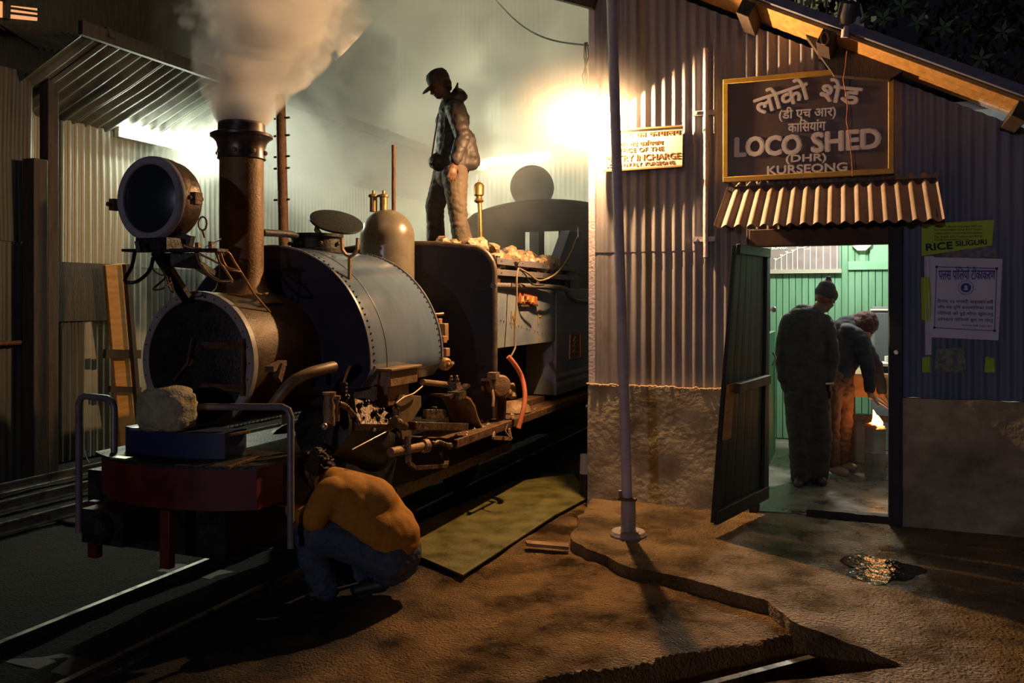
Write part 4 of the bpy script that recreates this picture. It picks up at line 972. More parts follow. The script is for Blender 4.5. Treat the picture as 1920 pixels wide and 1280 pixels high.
g = M().b2((-2.87, 4.36, 1.075), (-2.50, 4.74, 1.09)); g.cyl((-2.68,4.5,1.09), (-2.68,4.5,1.12), .01, n=8); g.build('lid', rust_lt, tbx, bevel=.003)
wire([(792,716,5.4),(830,720,5.7),(852,722,5.85)], .020, rust_lt, 'feed_pipe', lo)
wire([(792,724,5.3),(775,738,5.2),(757,745,5.1),(738,760,5.0)], .006, bare, 'oil_pipe', lo)
g = M()
for x, y in ((846,712),(856,711)): g.lathe(P(x, y, d=5.75), UP, [(.016,-.02),(.02,0),(.012,.012),(.012,.024),(.006,.03),(0,.03)], 10)
g.box(P(851,724,d=5.75), (.07,.07,.05)); g.bar(P(838,745,d=5.6), P(876,722,d=5.8), .05, .02); g.box(P(856,740,d=5.7), (.09,.12,.05)); g.build('valve_cluster', oily, lo)
# tank tap and clack boxes at the rear edge of the tank
g = M().box(P(832,622,d=5.98), (.05,.06,.12)); g.box(P(828,636,d=5.95), (.06,.06,.05)); g.box(P(832,660,d=5.98), (.07,.06,.06)); g.box(P(822,605,d=5.98), (.04,.05,.06)); g.build('clack_box', mat('bronze', (.36,.20,.09,1), (.48,.28,.14,1), .45, .6, .4, 20), lo, bevel=.005)
g = M(); g.lathe(P(834,682,d=5.9), (.8,-.5,0), [(0,.04),(.03,.04),(.045,.02),(.045,-.02),(.02,-.04)], 14); g.tube([P(836,676,d=5.9), P(845,686,d=5.85), P(849,680,d=5.8)], .012, 6); g.build('water_cock', mat('bronze'  , (.36,.20,.09,1)), lo)
wire([(812,589,5.9),(822,589,5.92),(831,588,5.95)], .010, bare, 'tap_lever', lo)
# cylinder, valve chest, motion
ax = V((-2.68, 3.93, .80)); bx = V((-2.68, 4.50, .62)); dv = (bx-ax).normalized()
cy = M().lathe(ax, dv, [(0,-.03),(.13,-.03),(.17,-.01),(.17,.02),(.155,.03),(.155,.54),(.17,.55),(.17,.58),(.06,.60),(.05,.66)], 28).build('cylinder', black_iron, lo)
g = M(); pl = [P(660,750,X=-2.62), P(695,760,X=-2.60), P(740,786,X=-2.56), P(737,800,X=-2.50), P(703,800,X=-2.50), P(672,800,X=-2.50), P(664,782,X=-2.52)]
nn = (pl[1]-pl[0]).cross(pl[5]-pl[0]).normalized(); 
if nn.z < 0: nn = -nn
g.prism(pl, nn*.02); g.prism([p-nn*.05 for p in pl], nn*.05); g.build('valve_chest_cover', oily, lo, bevel=.004)
g = M()
for x, y in ((672,762),(684,758),(712,772),(728,780),(676,788),(700,776),(705,788),(718,793),(694,800),(683,796),(735,790),(646,748)): 
    p = P(x, y, X=-2.52); g.cyl(p-nn*.005, p+nn*.022, .017, .014, 6); g.cyl(p+nn*.02, p+nn*.034, .008, n=6)
g.build('stud_nut', black_iron, cy, kind='stuff')
g = M(); g.lathe(P(617,790,d=4.42), UP, [(.032,-.02),(.032,.10),(.026,.115),(.026,.135),(.036,.14),(.036,.152),(0,.155)], 14); g.lathe(P(629,778,d=4.45), UP, [(.022,-.03),(.022,.08),(.028,.085),(.028,.10),(0,.104)], 12); g.build('oil_cup', rust_lt, lo)
g = M().lathe(P(644,748,d=4.6), UP, [(.022,-.02),(.024,.0),(.020,.01),(.024,.02),(.020,.03),(.024,.04),(.020,.05),(.024,.06),(.020,.07),(.024,.08),(.02,.09),(0,.092)], 12); g.build('lubricator', black_iron, lo)
wire([(644,720,4.6),(647,708,4.6),(652,694,4.62),(656,686,4.63)], .007, bare, 'oil_pipe', lo)
g = M().sphere(P(608,799,d=4.35), .018, 10); g.sphere(P(702,806,d=4.6), .010, 8); g.build('drain_cock', steel, lo)
wire([(635,757,4.45),(648,762,4.5),(662,778,4.55)], .016, oily, 'elbow_pipe', lo)
wire([(742,800,4.95),(700,822,4.75),(660,843,4.6)], .0045, steel, 'drain_rod', lo)
g = M(); g.prism([P(x, y, X=-2.52) for x, y in ((757,740),(790,742),(790,762),(772,790),(772,846),(756,850),(752,800),(745,790),(742,768))], (-.03,0,0)); g.build('motion_plate', mat('plate_warm', (.13,.085,.04,1), (.22,.15,.08,1), .5, None, .2, 10), lo, bevel=.003)
g = M().bar(P(771,798,X=-2.46), P(872,800,X=-2.46), .05, .055, up=(1,0,0)); g.bar(P(795,776,X=-2.50), P(832,776,X=-2.50), .06, .035, up=(1,0,0)); g.cyl(P(814,775,X=-2.50), P(814,762,X=-2.50), .02, n=10); g.build('slide_bar', oily, lo, bevel=.004)
g = M(); g.sphere(P(748,793,d=4.95), .028, 10); g.sphere(P(742,785,d=4.95), .022, 8); g.cyl(P(738,790,d=4.9), P(760,800,d=5.0), .03, .024, 10); g.cyl(P(743,765,d=5.0), P(743,778,d=5.0), .02, n=8); g.sphere(P(743,760,d=5.0), .018, 8); g.build('crosshead', oily, lo)
g = M().cyl(P(732,848,d=4.95), P(796,836,d=5.25), .028, n=12); g.lathe(P(796,836,d=5.25), (.3,.9,0), [(.03,-.02),(.044,-.015),(.044,.02),(.03,.03)], 14); g.build('brake_cylinder', rust_lt, lo)
g = M(); g.sphere(P(812,832,d=5.3), .022, 8); g.tube([P(805,836,d=5.3), P(822,828,d=5.35), P(845,836,d=5.4)], .014, 8); g.sphere(P(843,836,d=5.4), .024, 8); g.build('linkage', oily, lo)
def flatbar(px, w, h, m, nm):
    pts = [P(x, y, X=X_) for x, y, X_ in px]; g = M()
    for a, b in zip(pts, pts[1:]): g.bar(a, b, w, h, up=(1,0,0)); g.sphere(b, w*.5, 6)
    return g.build(nm, m, lo)
flatbar([(764,818,-2.46),(766,868,-2.44),(778,877,-2.42),(836,873,-2.42),(838,864,-2.50),(826,845,-2.55)], .022, .03, oily, 'footstep')
flatbar([(927,812,-2.42),(925,820,-2.40),(958,822,-2.40),(955,806,-2.42)], .03, .012, rust_lt, 'footstep')
wire([(952,795,6.3),(948,808,6.25),(957,820,6.2)], .006, rust, 'step_rod', lo)
wire([(512,760,4.42),(528,738,4.42),(548,716,4.44),(578,700,4.5),(605,692,4.58),(626,687,4.66)], .030, mat('exhaust_pipe', (.16,.10,.05,1), (.26,.17,.09,1), .5, None, .2, 20), 'exhaust_pipe', lo)
g = M().bar(P(505,692,d=4.42), P(530,680,d=4.55), .05, .03); g.bar(P(528,685,d=4.5), P(520,712,d=4.45), .03, .05); g.build('bracket', rust, lo)
# front end
def bowed(g, x0, x1, yf, yb, z0, z1, bow):
    o = [V((x0+(x1-x0)*i/12, yf+bow*(abs(i-6)/6)**2.2, z0)) for i in range(13)]+[V((x1, yb, z0)), V((x0, yb, z0))]
    g.prism(o, (0,0,z1-z0))
g = M(); bowed(g, -3.60, -2.62, 3.16, 3.50, .50, .70, .14); bb = g.build('buffer_beam', red_m, lo, ang=30)
g = M(); bowed(g, -3.62, -2.60, 3.14, 3.62, .70, .715, .14); g.build('front_deck', black_iron, lo, ang=30)
g = M(); bowed(g, -3.50, -2.86, 3.30, 3.52, .715, .84, .06); g.build('sand_box', mat('sandbox_blue', (.012,.02,.07,1), (.02,.03,.09,1), .5), lo, ang=30)
M().bar(P(430,815,Y=3.3), P(468,808,Y=3.42), .02, .01).build('edge_iron', rust, lo); M().bar(P(428,876,Y=3.2), P(486,856,Y=3.4), .02, .01).build('edge_iron', rust, lo)
g = M(); g.b2((-3.42, 3.02, .34), (-3.16, 3.2, .50)); g.lathe((-3.29, 2.96, .42), (0,1,0), [(0,0),(.06,.01),(.075,.03),(.075,.05),(.04,.08),(.04,.2)], 20); g.build('coupling', black_iron, lo)
for x in (-3.06, -3.52): M().b2((x, 3.14, .22), (x+.06, 3.18, .50)).build('guard_iron', red_m, lo, bevel=.004)
def urail(pxs, Y, zb0, zb1, r=.017, m=mat('handrail_paint', (.16,.14,.15,1), (.24,.21,.22,1), .4, None, .2, 10)):
    a = P(pxs[0][0], pxs[0][1], Y=Y); b = P(pxs[1][0], pxs[1][1], Y=Y); u = (b-a).normalized(); q = .045
    pts = [V((a.x, Y, zb0)), a-UP*q, a-UP*q*.3+u*q*.3, a+u*q, b-u*q, b-u*q*.3-UP*q*.3, b-UP*q, V((b.x, Y, zb1))]
    M().tube(pts, r, 10).build('handrail', m, lo)
urail(((362,762),(545,763)), 3.42, .71, .30); urail(((148,741),(214,748)), 3.30, .28, .50)
wire([(160,845,4.4),(163,858,4.4),(168,866,4.4)], .005, steel, 'hook', lo)
g = M().box(P(258,803,Y=3.2), (.06,.04,.012)); g.box(P(228,858,Y=3.15), (.10,.05,.008)); g.build('wet_plate', steel, lo)

# sack on the front deck
def lumpy(c, size, seed, sub=4, amp=.12, fold=0):
    bm = bmesh.new(); bmesh.ops.create_icosphere(bm, subdivisions=sub, radius=1)
    out = M(); idx = {}
    for v in bm.verts:
        p = v.co.copy(); q = V([math.copysign(abs(t)**.65, t) for t in p])
        q *= 1+amp*noise.noise(p*1.6+V((seed,0,0)))+amp*.5*noise.noise(p*5+V((0,seed,0)))
        if fold: q += p*fold*(math.sin(p.z*16+3*noise.noise(p*2))*.5)
        out.v.append(V((q.x*size[0], q.y*size[1], q.z*size[2]))+V(c))
    out.f = [tuple(w.index for w in f.verts) for f in bm.faces]; out.mi = [0]*len(out.f); bm.free(); return out
c = P(318, 772, d=4.22)
g = lumpy((c.x, c.y-.02, .858+.098), (.150,.10,.110), 3, fold=.06)
so_ = g.build('cloth_sack', sack_m, label='crumpled olive cloth sack resting on the front of the locomotive', category='sack', ang=180)
g = lumpy(P(338,740,d=4.20), (.05,.05,.022), 8, 3); g.build('blue_rag', mat('blue_rag', (.10,.14,.18,1), (.16,.2,.24,1), .9), label='small blue-grey rag lying on top of the olive sack', category='rag', ang=180)
# coal lumps in the bunker
kinds = []
for i in range(5):
    bm = bmesh.new(); bmesh.ops.create_icosphere(bm, subdivisions=2, radius=1)
    vs = [v.co*(1+.30*noise.noise(v.co*1.4+V((i*7,0,0)))+.16*noise.noise(v.co*3.2+V((0,i*5,0)))) for v in bm.verts]
    me = bpy.data.meshes.new('coal_lump'); me.from_pydata(vs, [], [tuple(w.index for w in f.verts) for f in bm.faces]); me.materials.append(coal_m); bm.free(); kinds.append(me)
rnd = random.Random(11)
spots = []
for i in range(62):
    row = i % 3; t = (i//3)/20; y = 6.08+1.75*t; x = (-2.585, -2.78, -3.02)[row]+rnd.uniform(-.03,.03)
    if 1.2 < 0: pass
    zz = 1.745+(.045, .10, .12)[row]+rnd.uniform(-.015,.03)+(.05 if t < .25 and row else 0)
    spots.append((x, y+rnd.uniform(-.03,.03), zz, rnd.uniform(.05,.088)))
for i, (x, y, z, r) in enumerate(spots):
    o = bpy.data.objects.new('coal_lump', kinds[i % 5]); C.objects.link(o); o.location = (x, y, z); o.scale = (r, r*1.15, r*.8)
    o.rotation_euler = (rnd.uniform(0,6), rnd.uniform(0,6), rnd.uniform(0,6))
    o['label'] = 'wet lump of coal heaped in the locomotive bunker behind the cab'; o['category'] = 'coal'; o['group'] = 'coal lumps heaped in the bunker'

# ---- second locomotive behind
l2 = empty('steam_locomotive', (-3.4, 10, -.06), 'second locomotive half hidden in steam behind the standing man, only its dark cab back seen', 'locomotive')
YQ = 9.3
def arch(x0, x1, zb, zt, cz, n=14): return [V((x0, YQ, zb))]+[V((x0+(x1-x0)*i/n, YQ, zt+cz*(1-(2*i/n-1)**2)**.6)) for i in range(n+1)]+[V((x1, YQ, zb))]
dkc = mat('dark_cab', (.030,.020,.013,1), (.06,.04,.025,1), .6, None, 0, 6)
g = M().prism(arch(-4.32, -2.42, 2.28, 2.38, .24), (0,.03,0)); pq = g.build('cab_back', dkc, l2, smooth=False)
wx = [P(x, 450, Y=YQ).x for x in (983,1010,1019,1047)]
g = M(); g.b2((-4.32,YQ,.6),(-2.42,YQ+.03,2.00))
g.b2((-4.32,YQ,2.0),(wx[0],YQ+.03,2.281)); g.b2((wx[1],YQ,2.0),(wx[2],YQ+.03,2.281)); g.b2((wx[3],YQ,2.0),(-2.72,YQ+.03,2.281)); g.build('cab_back', dkc, l2)
g = M().tube([v+V((0,-.01,0)) for v in arch(-4.34, -2.40, 2.30, 2.385, .245)[1:-1]], .022, 8); g.build('roof_edge', galv_old, l2)
g = M().prism([v+V((0,.03,.0)) for v in arch(-4.36,-2.38,2.40,2.42,.22)], (0,.9,0)); g.build('cab_roof', dkc, l2, ang=30)
g = M().b2((-4.2, 9.34, .3), (-2.5, 12.0, 1.2)); g.build('body', dkc, l2)
c = P(997, 350, Y=10.7)
g = M().lathe(c, (.25,-1,0), [(0,.0),(.14,.01),(.18,.04),(.25,.05),(.29,.02),(.29,-.12),(.2,-.2),(0,-.22)], 30); h2 = g.build('headlamp', mat('grey_lamp', (.03,.028,.022,1), (.05,.045,.035,1), .6), l2)
M().lathe(c, (.25,-1,0), [(0,.055),(.10,.05),(.13,.03)], 24).build('lens', mat('dull_lens', (.09,.09,.075,1), None, .4), h2)
M().bar(V((c.x, c.y+.1, 1.2)), V((c.x, c.y+.1, c.z-.2)), .1, .1).build('stand', dkc, l2)

# ================================================================== STEAM
def vol_mat(name, build):
    m = bpy.data.materials.new(name); m.use_nodes = True; nt = m.node_tree; nt.nodes.clear()
    out = nt.nodes.new('ShaderNodeOutputMaterial'); pv = nt.nodes.new('ShaderNodeVolumePrincipled')
    nt.links.new(pv.outputs[0], out.inputs['Volume']); pv.inputs['Anisotropy'].default_value = .0
    pv.inputs['Color'].default_value = (.98,.97,.95,1)
    build(nt, pv); return m
def mth(nt, op, a, b=None, c=None, clamp=False):
    n = nt.nodes.new('ShaderNodeMath'); n.operation = op; n.use_clamp = clamp
    for i, x in enumerate((a, b, c)):
        if x is None: continue
        if isinstance(x, (int, float)): n.inputs[i].default_value = x
        else: nt.links.new(x, n.inputs[i])
    return n.outputs[0]
CT = V((X0, 4.02, 2.50))
def plume(nt, pv):
    tc = nt.nodes.new('ShaderNodeTexCoord'); sp_ = nt.nodes.new('ShaderNodeSeparateXYZ')
    nz = nt.nodes.new('ShaderNodeTexNoise'); nz.inputs['Scale'].default_value = 3.4; nz.inputs['Detail'].default_value = 4; nz.inputs['Roughness'].default_value = .55
    nt.links.new(tc.outputs['Object'], nz.inputs['Vector']); nt.links.new(tc.outputs['Object'], sp_.inputs[0])
    z = sp_.outputs[2]
    zz = mth(nt, 'MAXIMUM', z, 0)
    lean = mth(nt, 'MULTIPLY', mth(nt, 'POWER', zz, 1.15), .27)
    ex = mth(nt, 'SUBTRACT', sp_.outputs[0], mth(nt, 'MULTIPLY', lean, CS)); ey = mth(nt, 'SUBTRACT', sp_.outputs[1], mth(nt, 'MULTIPLY', lean, SN))
    r = mth(nt, 'SQRT', mth(nt, 'ADD', mth(nt, 'MULTIPLY', ex, ex), mth(nt, 'MULTIPLY', ey, ey)))
    rad = mth(nt, 'ADD', .15, mth(nt, 'MULTIPLY', mth(nt, 'POWER', zz, 1.1), .31))
    t = mth(nt, 'DIVIDE', r, rad)
    amp = mth(nt, 'MINIMUM', mth(nt, 'MULTIPLY', zz, 3.2), 1.35)
    t2 = mth(nt, 'ADD', t, mth(nt, 'MULTIPLY', mth(nt, 'SUBTRACT', nz.outputs['Fac'], .52), mth(nt, 'MULTIPLY', amp, 3.0)))
    f = nt.nodes.new('ShaderNodeMapRange'); f.interpolation_type = 'SMOOTHSTEP'; f.inputs['From Min'].default_value = 1.15; f.inputs['From Max'].default_value = .65
    nt.links.new(t2, f.inputs['Value'])
    dz = mth(nt, 'DIVIDE', 18, mth(nt, 'ADD', .22, zz))
    d = mth(nt, 'MULTIPLY', f.outputs[0], mth(nt, 'MINIMUM', dz, 36))
    nt.links.new(d, pv.inputs['Density'])
g = M(); n = 20; rr = [(.0,.13),(.12,.22),(.35,.40),(.7,.62),(1.1,.85),(1.6,1.1),(2.2,1.3)]
vs = []
for z, r in rr:
    l = .27*z**1.15; vs += [CT+V((l*CS+r*math.cos(2*PI*j/n), l*SN+r*math.sin(2*PI*j/n), z)) for j in range(n)]
g.add(vs, [(i*n+j, i*n+(j+1)%n, (i+1)*n+(j+1)%n, (i+1)*n+j) for i in range(len(rr)-1) for j in range(n)]+[tuple(range(n))[::-1], tuple((len(rr)-1)*n+j for j in range(n))])
me = bpy.data.meshes.new('steam_plume'); me.from_pydata([v-CT for v in g.v], [], g.f); o = bpy.data.objects.new('steam_plume', me); C.objects.link(o); o.location = CT
me.materials.append(vol_mat('plume_steam', plume)); o['kind'] = 'stuff'; o['label'] = 'billowing steam plume rising from the locomotive chimney'; o['category'] = 'steam'
def haze(nt, pv):
    ge = nt.nodes.new('ShaderNodeNewGeometry'); sp_ = nt.nodes.new('ShaderNodeSeparateXYZ'); nt.links.new(ge.outputs['Position'], sp_.inputs[0])
    nz = nt.nodes.new('ShaderNodeTexNoise'); nz.inputs['Scale'].default_value = .85; nz.inputs['Detail'].default_value = 4; nz.inputs['Roughness'].default_value = .6; nz.inputs['Distortion'].default_value = .6
    nt.links.new(ge.outputs['Position'], nz.inputs['Vector'])
    f = nt.nodes.new('ShaderNodeMapRange'); f.interpolation_type = 'SMOOTHSTEP'; f.inputs['From Min'].default_value = .44; f.inputs['From Max'].default_value = .64; f.inputs['To Min'].default_value = .22; f.inputs['To Max'].default_value = 2.5
    nt.links.new(nz.outputs['Fac'], f.inputs['Value'])
    h = nt.nodes.new('ShaderNodeMapRange'); h.inputs['From Min'].default_value = 1.7; h.inputs['From Max'].default_value = 3.0; nt.links.new(sp_.outputs[2], h.inputs['Value'])
    q = nt.nodes.new('ShaderNodeMapRange'); q.interpolation_type = 'SMOOTHSTEP'; q.inputs['From Min'].default_value = -7.6; q.inputs['From Max'].default_value = -5.6; q.inputs['To Min'].default_value = .35; nt.links.new(sp_.outputs[0], q.inputs['Value'])
    q2 = nt.nodes.new('ShaderNodeMapRange'); q2.interpolation_type = 'SMOOTHSTEP'; q2.inputs['From Min'].default_value = -1.9; q2.inputs['From Max'].default_value = -3.6; q2.inputs['To Min'].default_value = .06; nt.links.new(sp_.outputs[0], q2.inputs['Value'])
    nt.links.new(mth(nt, 'MULTIPLY', mth(nt, 'MULTIPLY', f.outputs[0], h.outputs[0]), mth(nt, 'MULTIPLY', mth(nt, 'MULTIPLY', q.outputs[0], q2.outputs[0]), .42)), pv.inputs['Density'])
def volbox(name, lo_, hi_, m, label):
    g = M().b2(lo_, hi_); c = (V(lo_)+V(hi_))/2; me = bpy.data.meshes.new(name); me.from_pydata([v-c for v in g.v], [], g.f); me.materials.append(m)
    o = bpy.data.objects.new(name, me); C.objects.link(o); o.location = c; o['kind'] = 'stuff'; o['label'] = label; o['category'] = 'steam'; return o
volbox('steam_haze', (-7.15, 7.15, .3), (-1.86, 13.9, 7.2), vol_mat('haze_steam', haze), 'thick drifting haze of steam filling the yard behind the locomotive')
def halo(nt, pv):  # added volume that draws the bulb's glare as a halo
    tc = nt.nodes.new('ShaderNodeTexCoord'); ln = nt.nodes.new('ShaderNodeVectorMath'); ln.operation = 'LENGTH'; nt.links.new(tc.outputs['Object'], ln.inputs[0])
    f = nt.nodes.new('ShaderNodeMapRange'); f.interpolation_type = 'SMOOTHSTEP'; f.inputs['From Min'].default_value = .62; f.inputs['From Max'].default_value = .05; f.inputs['To Max'].default_value = .55
    nt.links.new(ln.outputs['Value'], f.inputs['Value']); nt.links.new(f.outputs[0], pv.inputs['Density'])
c = BULB+V((-.12,-.16,-.06)); g = M().sphere(c, .64, 24)
me = bpy.data.meshes.new('bulb_halo'); me.from_pydata([v-c for v in g.v], [], g.f); me.materials.append(vol_mat('halo_volume', halo)); o = bpy.data.objects.new('bulb_halo', me); C.objects.link(o); o.location = c
o['kind'] = 'stuff'; o['label'] = 'volume added for the glow around the bright corner bulb'; o['category'] = 'steam'
# ================================================================== PEOPLE
def frame(z, x=None):
    z = V(z).normalized(); x = V(x) if x is not None else z.orthogonal(); x = (x-z*x.dot(z)).normalized(); y = z.cross(x)
    return Matrix((x, y, z)).transposed()
def skinform(name, caps, m, parent=None, voxel=.012, smooth=4, amp=0, fs=9, mb=None, **tags):
    """one continuous surface around tapered limbs (a, b, ra, rb[, flatten, side]) and ellipsoids (c, radii, matrix)"""
    g = M()
    for c in caps:
        if c[0] == 'E':
            g.sphere(c[1], 1, 20, c[2], c[3] if len(c) > 3 else None)
        else:
            a, b, ra, rb = c[:4]; a = V(a); b = V(b); fl = c[4] if len(c) > 4 else 1
            z = (b-a); L = z.length; mtx = frame(z, c[5] if len(c) > 5 else None)
            n = 16; vs = []; prof = []
            for i in range(5): t = PI/2*i/4; prof.append((ra*math.sin(t), -ra*math.cos(t)))
            for i in range(5): t = PI/2*i/4; prof.append((rb*math.cos(t), L+rb*math.sin(t)))
            for r, h in prof:
                for j in range(n): q = 2*PI*j/n; vs.append(a+mtx @ V((r*math.cos(q), r*math.sin(q)*fl, h)))
            k = len(prof)
            g.add(vs, [(i*n+j, i*n+(j+1)%n, (i+1)*n+(j+1)%n, (i+1)*n+j) for i in range(k-1) for j in range(n)])
    me = bpy.data.meshes.new('tmp'); me.from_pydata(g.v, [], g.f); me.update()
    bm = bmesh.new(); bm.from_mesh(me); bmesh.ops.remove_doubles(bm, verts=bm.verts, dist=1e-5); bmesh.ops.recalc_face_normals(bm, faces=bm.faces); bm.to_mesh(me); bm.free()
    ob = bpy.data.objects.new('tmp', me); C.objects.link(ob)
    r = ob.modifiers.new('r', 'REMESH'); r.mode = 'VOXEL'; r.voxel_size = voxel
    s = ob.modifiers.new('s', 'SMOOTH'); s.factor = .5; s.iterations = smooth
    bpy.context.view_layer.update(); ev = evaluated(ob)
    bpy.data.objects.remove(ob); bpy.data.meshes.remove(me)
    out = M(); out.v = [v.co.copy() for v in ev.vertices]; out.f = [tuple(p.vertices) for p in ev.polygons]
    if amp:
        nr = [v.normal.copy() for v in ev.vertices]
        for i, v in enumerate(out.v):
            w = noise.noise(V((v.x*fs, v.y*fs, v.z*fs*1.6))); out.v[i] = v+nr[i]*amp*(abs(w)*2-.6)
    bpy.data.meshes.remove(ev)
    if mb: mb(out)
    else: out.mi = [0]*len(out.f)
    return out.build(name, m, parent, ang=180, **tags)
def hand(wrist, d, palm, s=1, curl=.35, side=1, spread=.10):
    """palm and five fingers; d points along the fingers, palm is the palm normal"""
    d = V(d).normalized(); palm = V(palm); palm = (palm-d*palm.dot(d)).normalized(); x = d.cross(palm)*side
    w = V(wrist); out = [(w, w+d*.03*s, .026*s, .030*s, .65, x)]
    out.append((w+d*.03*s, w+d*.08*s, .034*s, .036*s, .42, x)); 
    for i, L in enumerate((.066, .076, .070, .054)):
        o = (1.5-i)*.0195*s; b = w+d*(.090-abs(i-1)*.004)*s+x*o; dd = (d+x*spread*(1.5-i)*.7).normalized(); r = .0088*s
        p1 = b+(dd+palm*curl*.5).normalized()*L*.45*s; p2 = p1+(dd+palm*curl*1.2).normalized()*L*.32*s; p3 = p2+(dd+palm*curl*2.0).normalized()*L*.23*s
        out += [(b-d*.015*s, p1, r*1.15, r), (p1, p2, r, r*.93), (p2, p3, r*.93, r*.8)]
    t0 = w+d*.028*s+x*.024*s; t1 = t0+(d*.6+x*.7+palm*.3).normalized()*.036*s; t2 = t1+(d*.9+x*.3+palm*.35).normalized()*.03*s
    out += [(w+d*.02*s, t0, .018*s, .015*s), (t0, t1, .0135*s, .0115*s), (t1, t2, .0115*s, .009*s)]
    return out
def head(c, f, up, s=1):
    """skull, jaw, nose, ears, lips and brow facing f; head height about .235*s"""
    f = V(f).normalized(); up = V(up); up = (up-f*up.dot(f)).normalized(); l = up.cross(f); mt = Matrix((l, f, up)).transposed(); c = V(c)
    E = lambda off, r, m2=mt: ('E', c+mt @ (V(off)*s), [q*s for q in r], m2)
    out = [E((0,-.008,.028), (.076,.095,.088)), E((0,.022,-.03), (.060,.068,.078)), E((0,.055,-.075), (.032,.034,.028)),
           E((0,.092,-.012), (.012,.014,.026)), E((0,.104,-.030), (.014,.014,.011)), E((0,.076,.026), (.05,.022,.012)),
           E((0,.084,-.056), (.024,.014,.010)), E((.079,-.004,-.010), (.010,.020,.031)), E((-.079,-.004,-.010), (.010,.020,.031)),
           E((.034,.066,-.028), (.02,.018,.018)), E((-.034,.066,-.028), (.02,.018,.018))]
    eyes = [c+mt @ (V((sx*.032, .079, .006))*s) for sx in (-1, 1)]
    return out, mt, eyes
def eyes_part(eyes, f, par, s=1):
    g = M()
    for e in eyes: g.sphere(e, .0125*s, 10)
    return g.build('eyes', mat('eye_dark', (.08,.06,.05,1), None, .3), par)
Lf = -R_    # image left
# ---- man standing on the locomotive, in profile, looking down
d0 = 7.28
def Q(x, y, dd=0): return P(x, y, d=d0+dd)
f = (Lf*.86-UP*.44-Fw*.12).normalized(); hc_ = Q(826,160); hs, hm, ey = head(hc_, f, UP*.9+Lf*.5, .98)
neck = Q(842,190); ch_ = Q(846,225); pel = Q(845,318)
wr = Q(851,304,-.27); wl_ = Q(826,300,.24)
body = hs+[(Q(834,176), neck, .052, .058), (neck, ch_, .06, .12), (ch_, pel, .13, .13, .8), (Q(852,212,-.17), Q(866,262,-.23), .05, .042), (Q(866,262,-.23), wr, .04, .028),
    (Q(845,212,.17), Q(838,262,.22), .05, .042), (Q(838,262,.22), wl_, .04, .028)]
body += hand(wr, -UP+Lf*.12, -R_*.3+Fw*.6, .98, .25, 1)+hand(wl_, -UP+Lf*.2, R_*.3-Fw*.6, .98, .25, -1)
body += [(Q(838,322,.09), Q(815,386,.10), .085, .055), (Q(815,386,.10), Q(820,450,.10), .052, .038), (Q(852,322,-.09), Q(858,386,-.10), .085, .055), (Q(858,386,-.10), Q(870,455,-.10), .052, .038)]
pA = skinform('person', body, skin_dk, None, .0062, 3, label='man in dark jacket and cap standing on the locomotive looking down', category='person')
eyes_part(ey, f, pA)
g = M(); mt = hm
def hp(x, y, z, s=.98): return hc_+mt @ (V((x, y, z))*s)
cap = M(); n = 24; prof = [(.086,.020),(.090,.045),(.088,.085),(.072,.118),(.040,.134),(0,.137)]
cap.v = []; 
for r, z in prof:
    for j in range(n): a = 2*PI*j/n; cap.v.append(hp(r*math.cos(a)*.93, -.006+r*math.sin(a)*1.14, z+.008))
cap.f = [(i*n+j, i*n+(j+1)%n, (i+1)*n+(j+1)%n, (i+1)*n+j) for i in range(len(prof)-1) for j in range(n)]; cap.mi = [0]*len(cap.f)
br_ = []
for t in (0, 1):
    for j in range(9):
        a = PI*(.14+.72*j/8); br_.append(hp(.078*math.cos(a)*(1-.02*t), .075*math.sin(a)*(1+0*t)+.012+t*.085*math.sin(a)**.6, .034-.028*t*math.sin(a)))
k0 = len(br_); br_ += [v-UP*.007 for v in br_]
cap.add(br_, [(j, j+1, 9+j+1, 9+j) for j in range(8)]+[(k0+j, k0+9+j, k0+9+j+1, k0+j+1) for j in range(8)]+[(9+j, 9+j+1, k0+9+j+1, k0+9+j) for j in range(8)])
cap.build('cap', cap_m, pA, ang=60)
skinform('hair', [('E', hp(0,-.03,-.005), (.074,.07,.06), mt), ('E', hp(0,-.055,-.045), (.055,.03,.035), mt)], hair_m, pA, .008, 2)
jk = [(Q(846,196), Q(849,222), .095, .15, .72, R_), (Q(849,218), Q(849,262), .165, .175, .80, Fw), (Q(849,262), Q(850,300), .175, .195, .80, Fw),
      (Q(853,206,-.14), Q(856,206,.14), .085, .085), (Q(855,212,-.19), Q(868,258,-.25), .080, .068), (Q(868,258,-.25), Q(854,298,-.27), .066, .052),
      (Q(850,212,.19), Q(842,258,.25), .080, .068), (Q(842,258,.25), Q(828,292,.26), .066, .052),
      ('E', Q(862,178), (.075,.10,.05), frame(UP+R_*.5, R_)), (Q(856,168), Q(858,156), .02, .012), (Q(838,194,-.05), Q(864,180,-.08), .045, .05), (Q(838,194,.05), Q(864,180,.08), .045, .05),
      (Q(824,304,-.06), Q(884,305,-.04), .085, .07), (Q(818,304,.08), Q(880,303,.1), .07, .06), (Q(870,262), Q(884,302), .10, .08)]
skinform('jacket', jk, jacket_m, pA, .010, 4, amp=.006, fs=13)
g = M().bar(Q(822,213,-.13), Q(807,310,-.10), .012, .008); g.build('zip', steel, pA)
tr_ = [(Q(848,312), Q(846,330), .14, .13), (Q(836,326,.09), Q(815,386,.11), .115, .085), (Q(815,386,.11), Q(817,420,.11), .083, .075), (Q(817,420,.11), Q(818,462,.11), .078, .085),
       (Q(853,326,-.09), Q(857,386,-.11), .115, .085), (Q(857,386,-.11), Q(861,420,-.11), .083, .075), (Q(861,420,-.11), Q(870,462,-.11), .078, .09)]
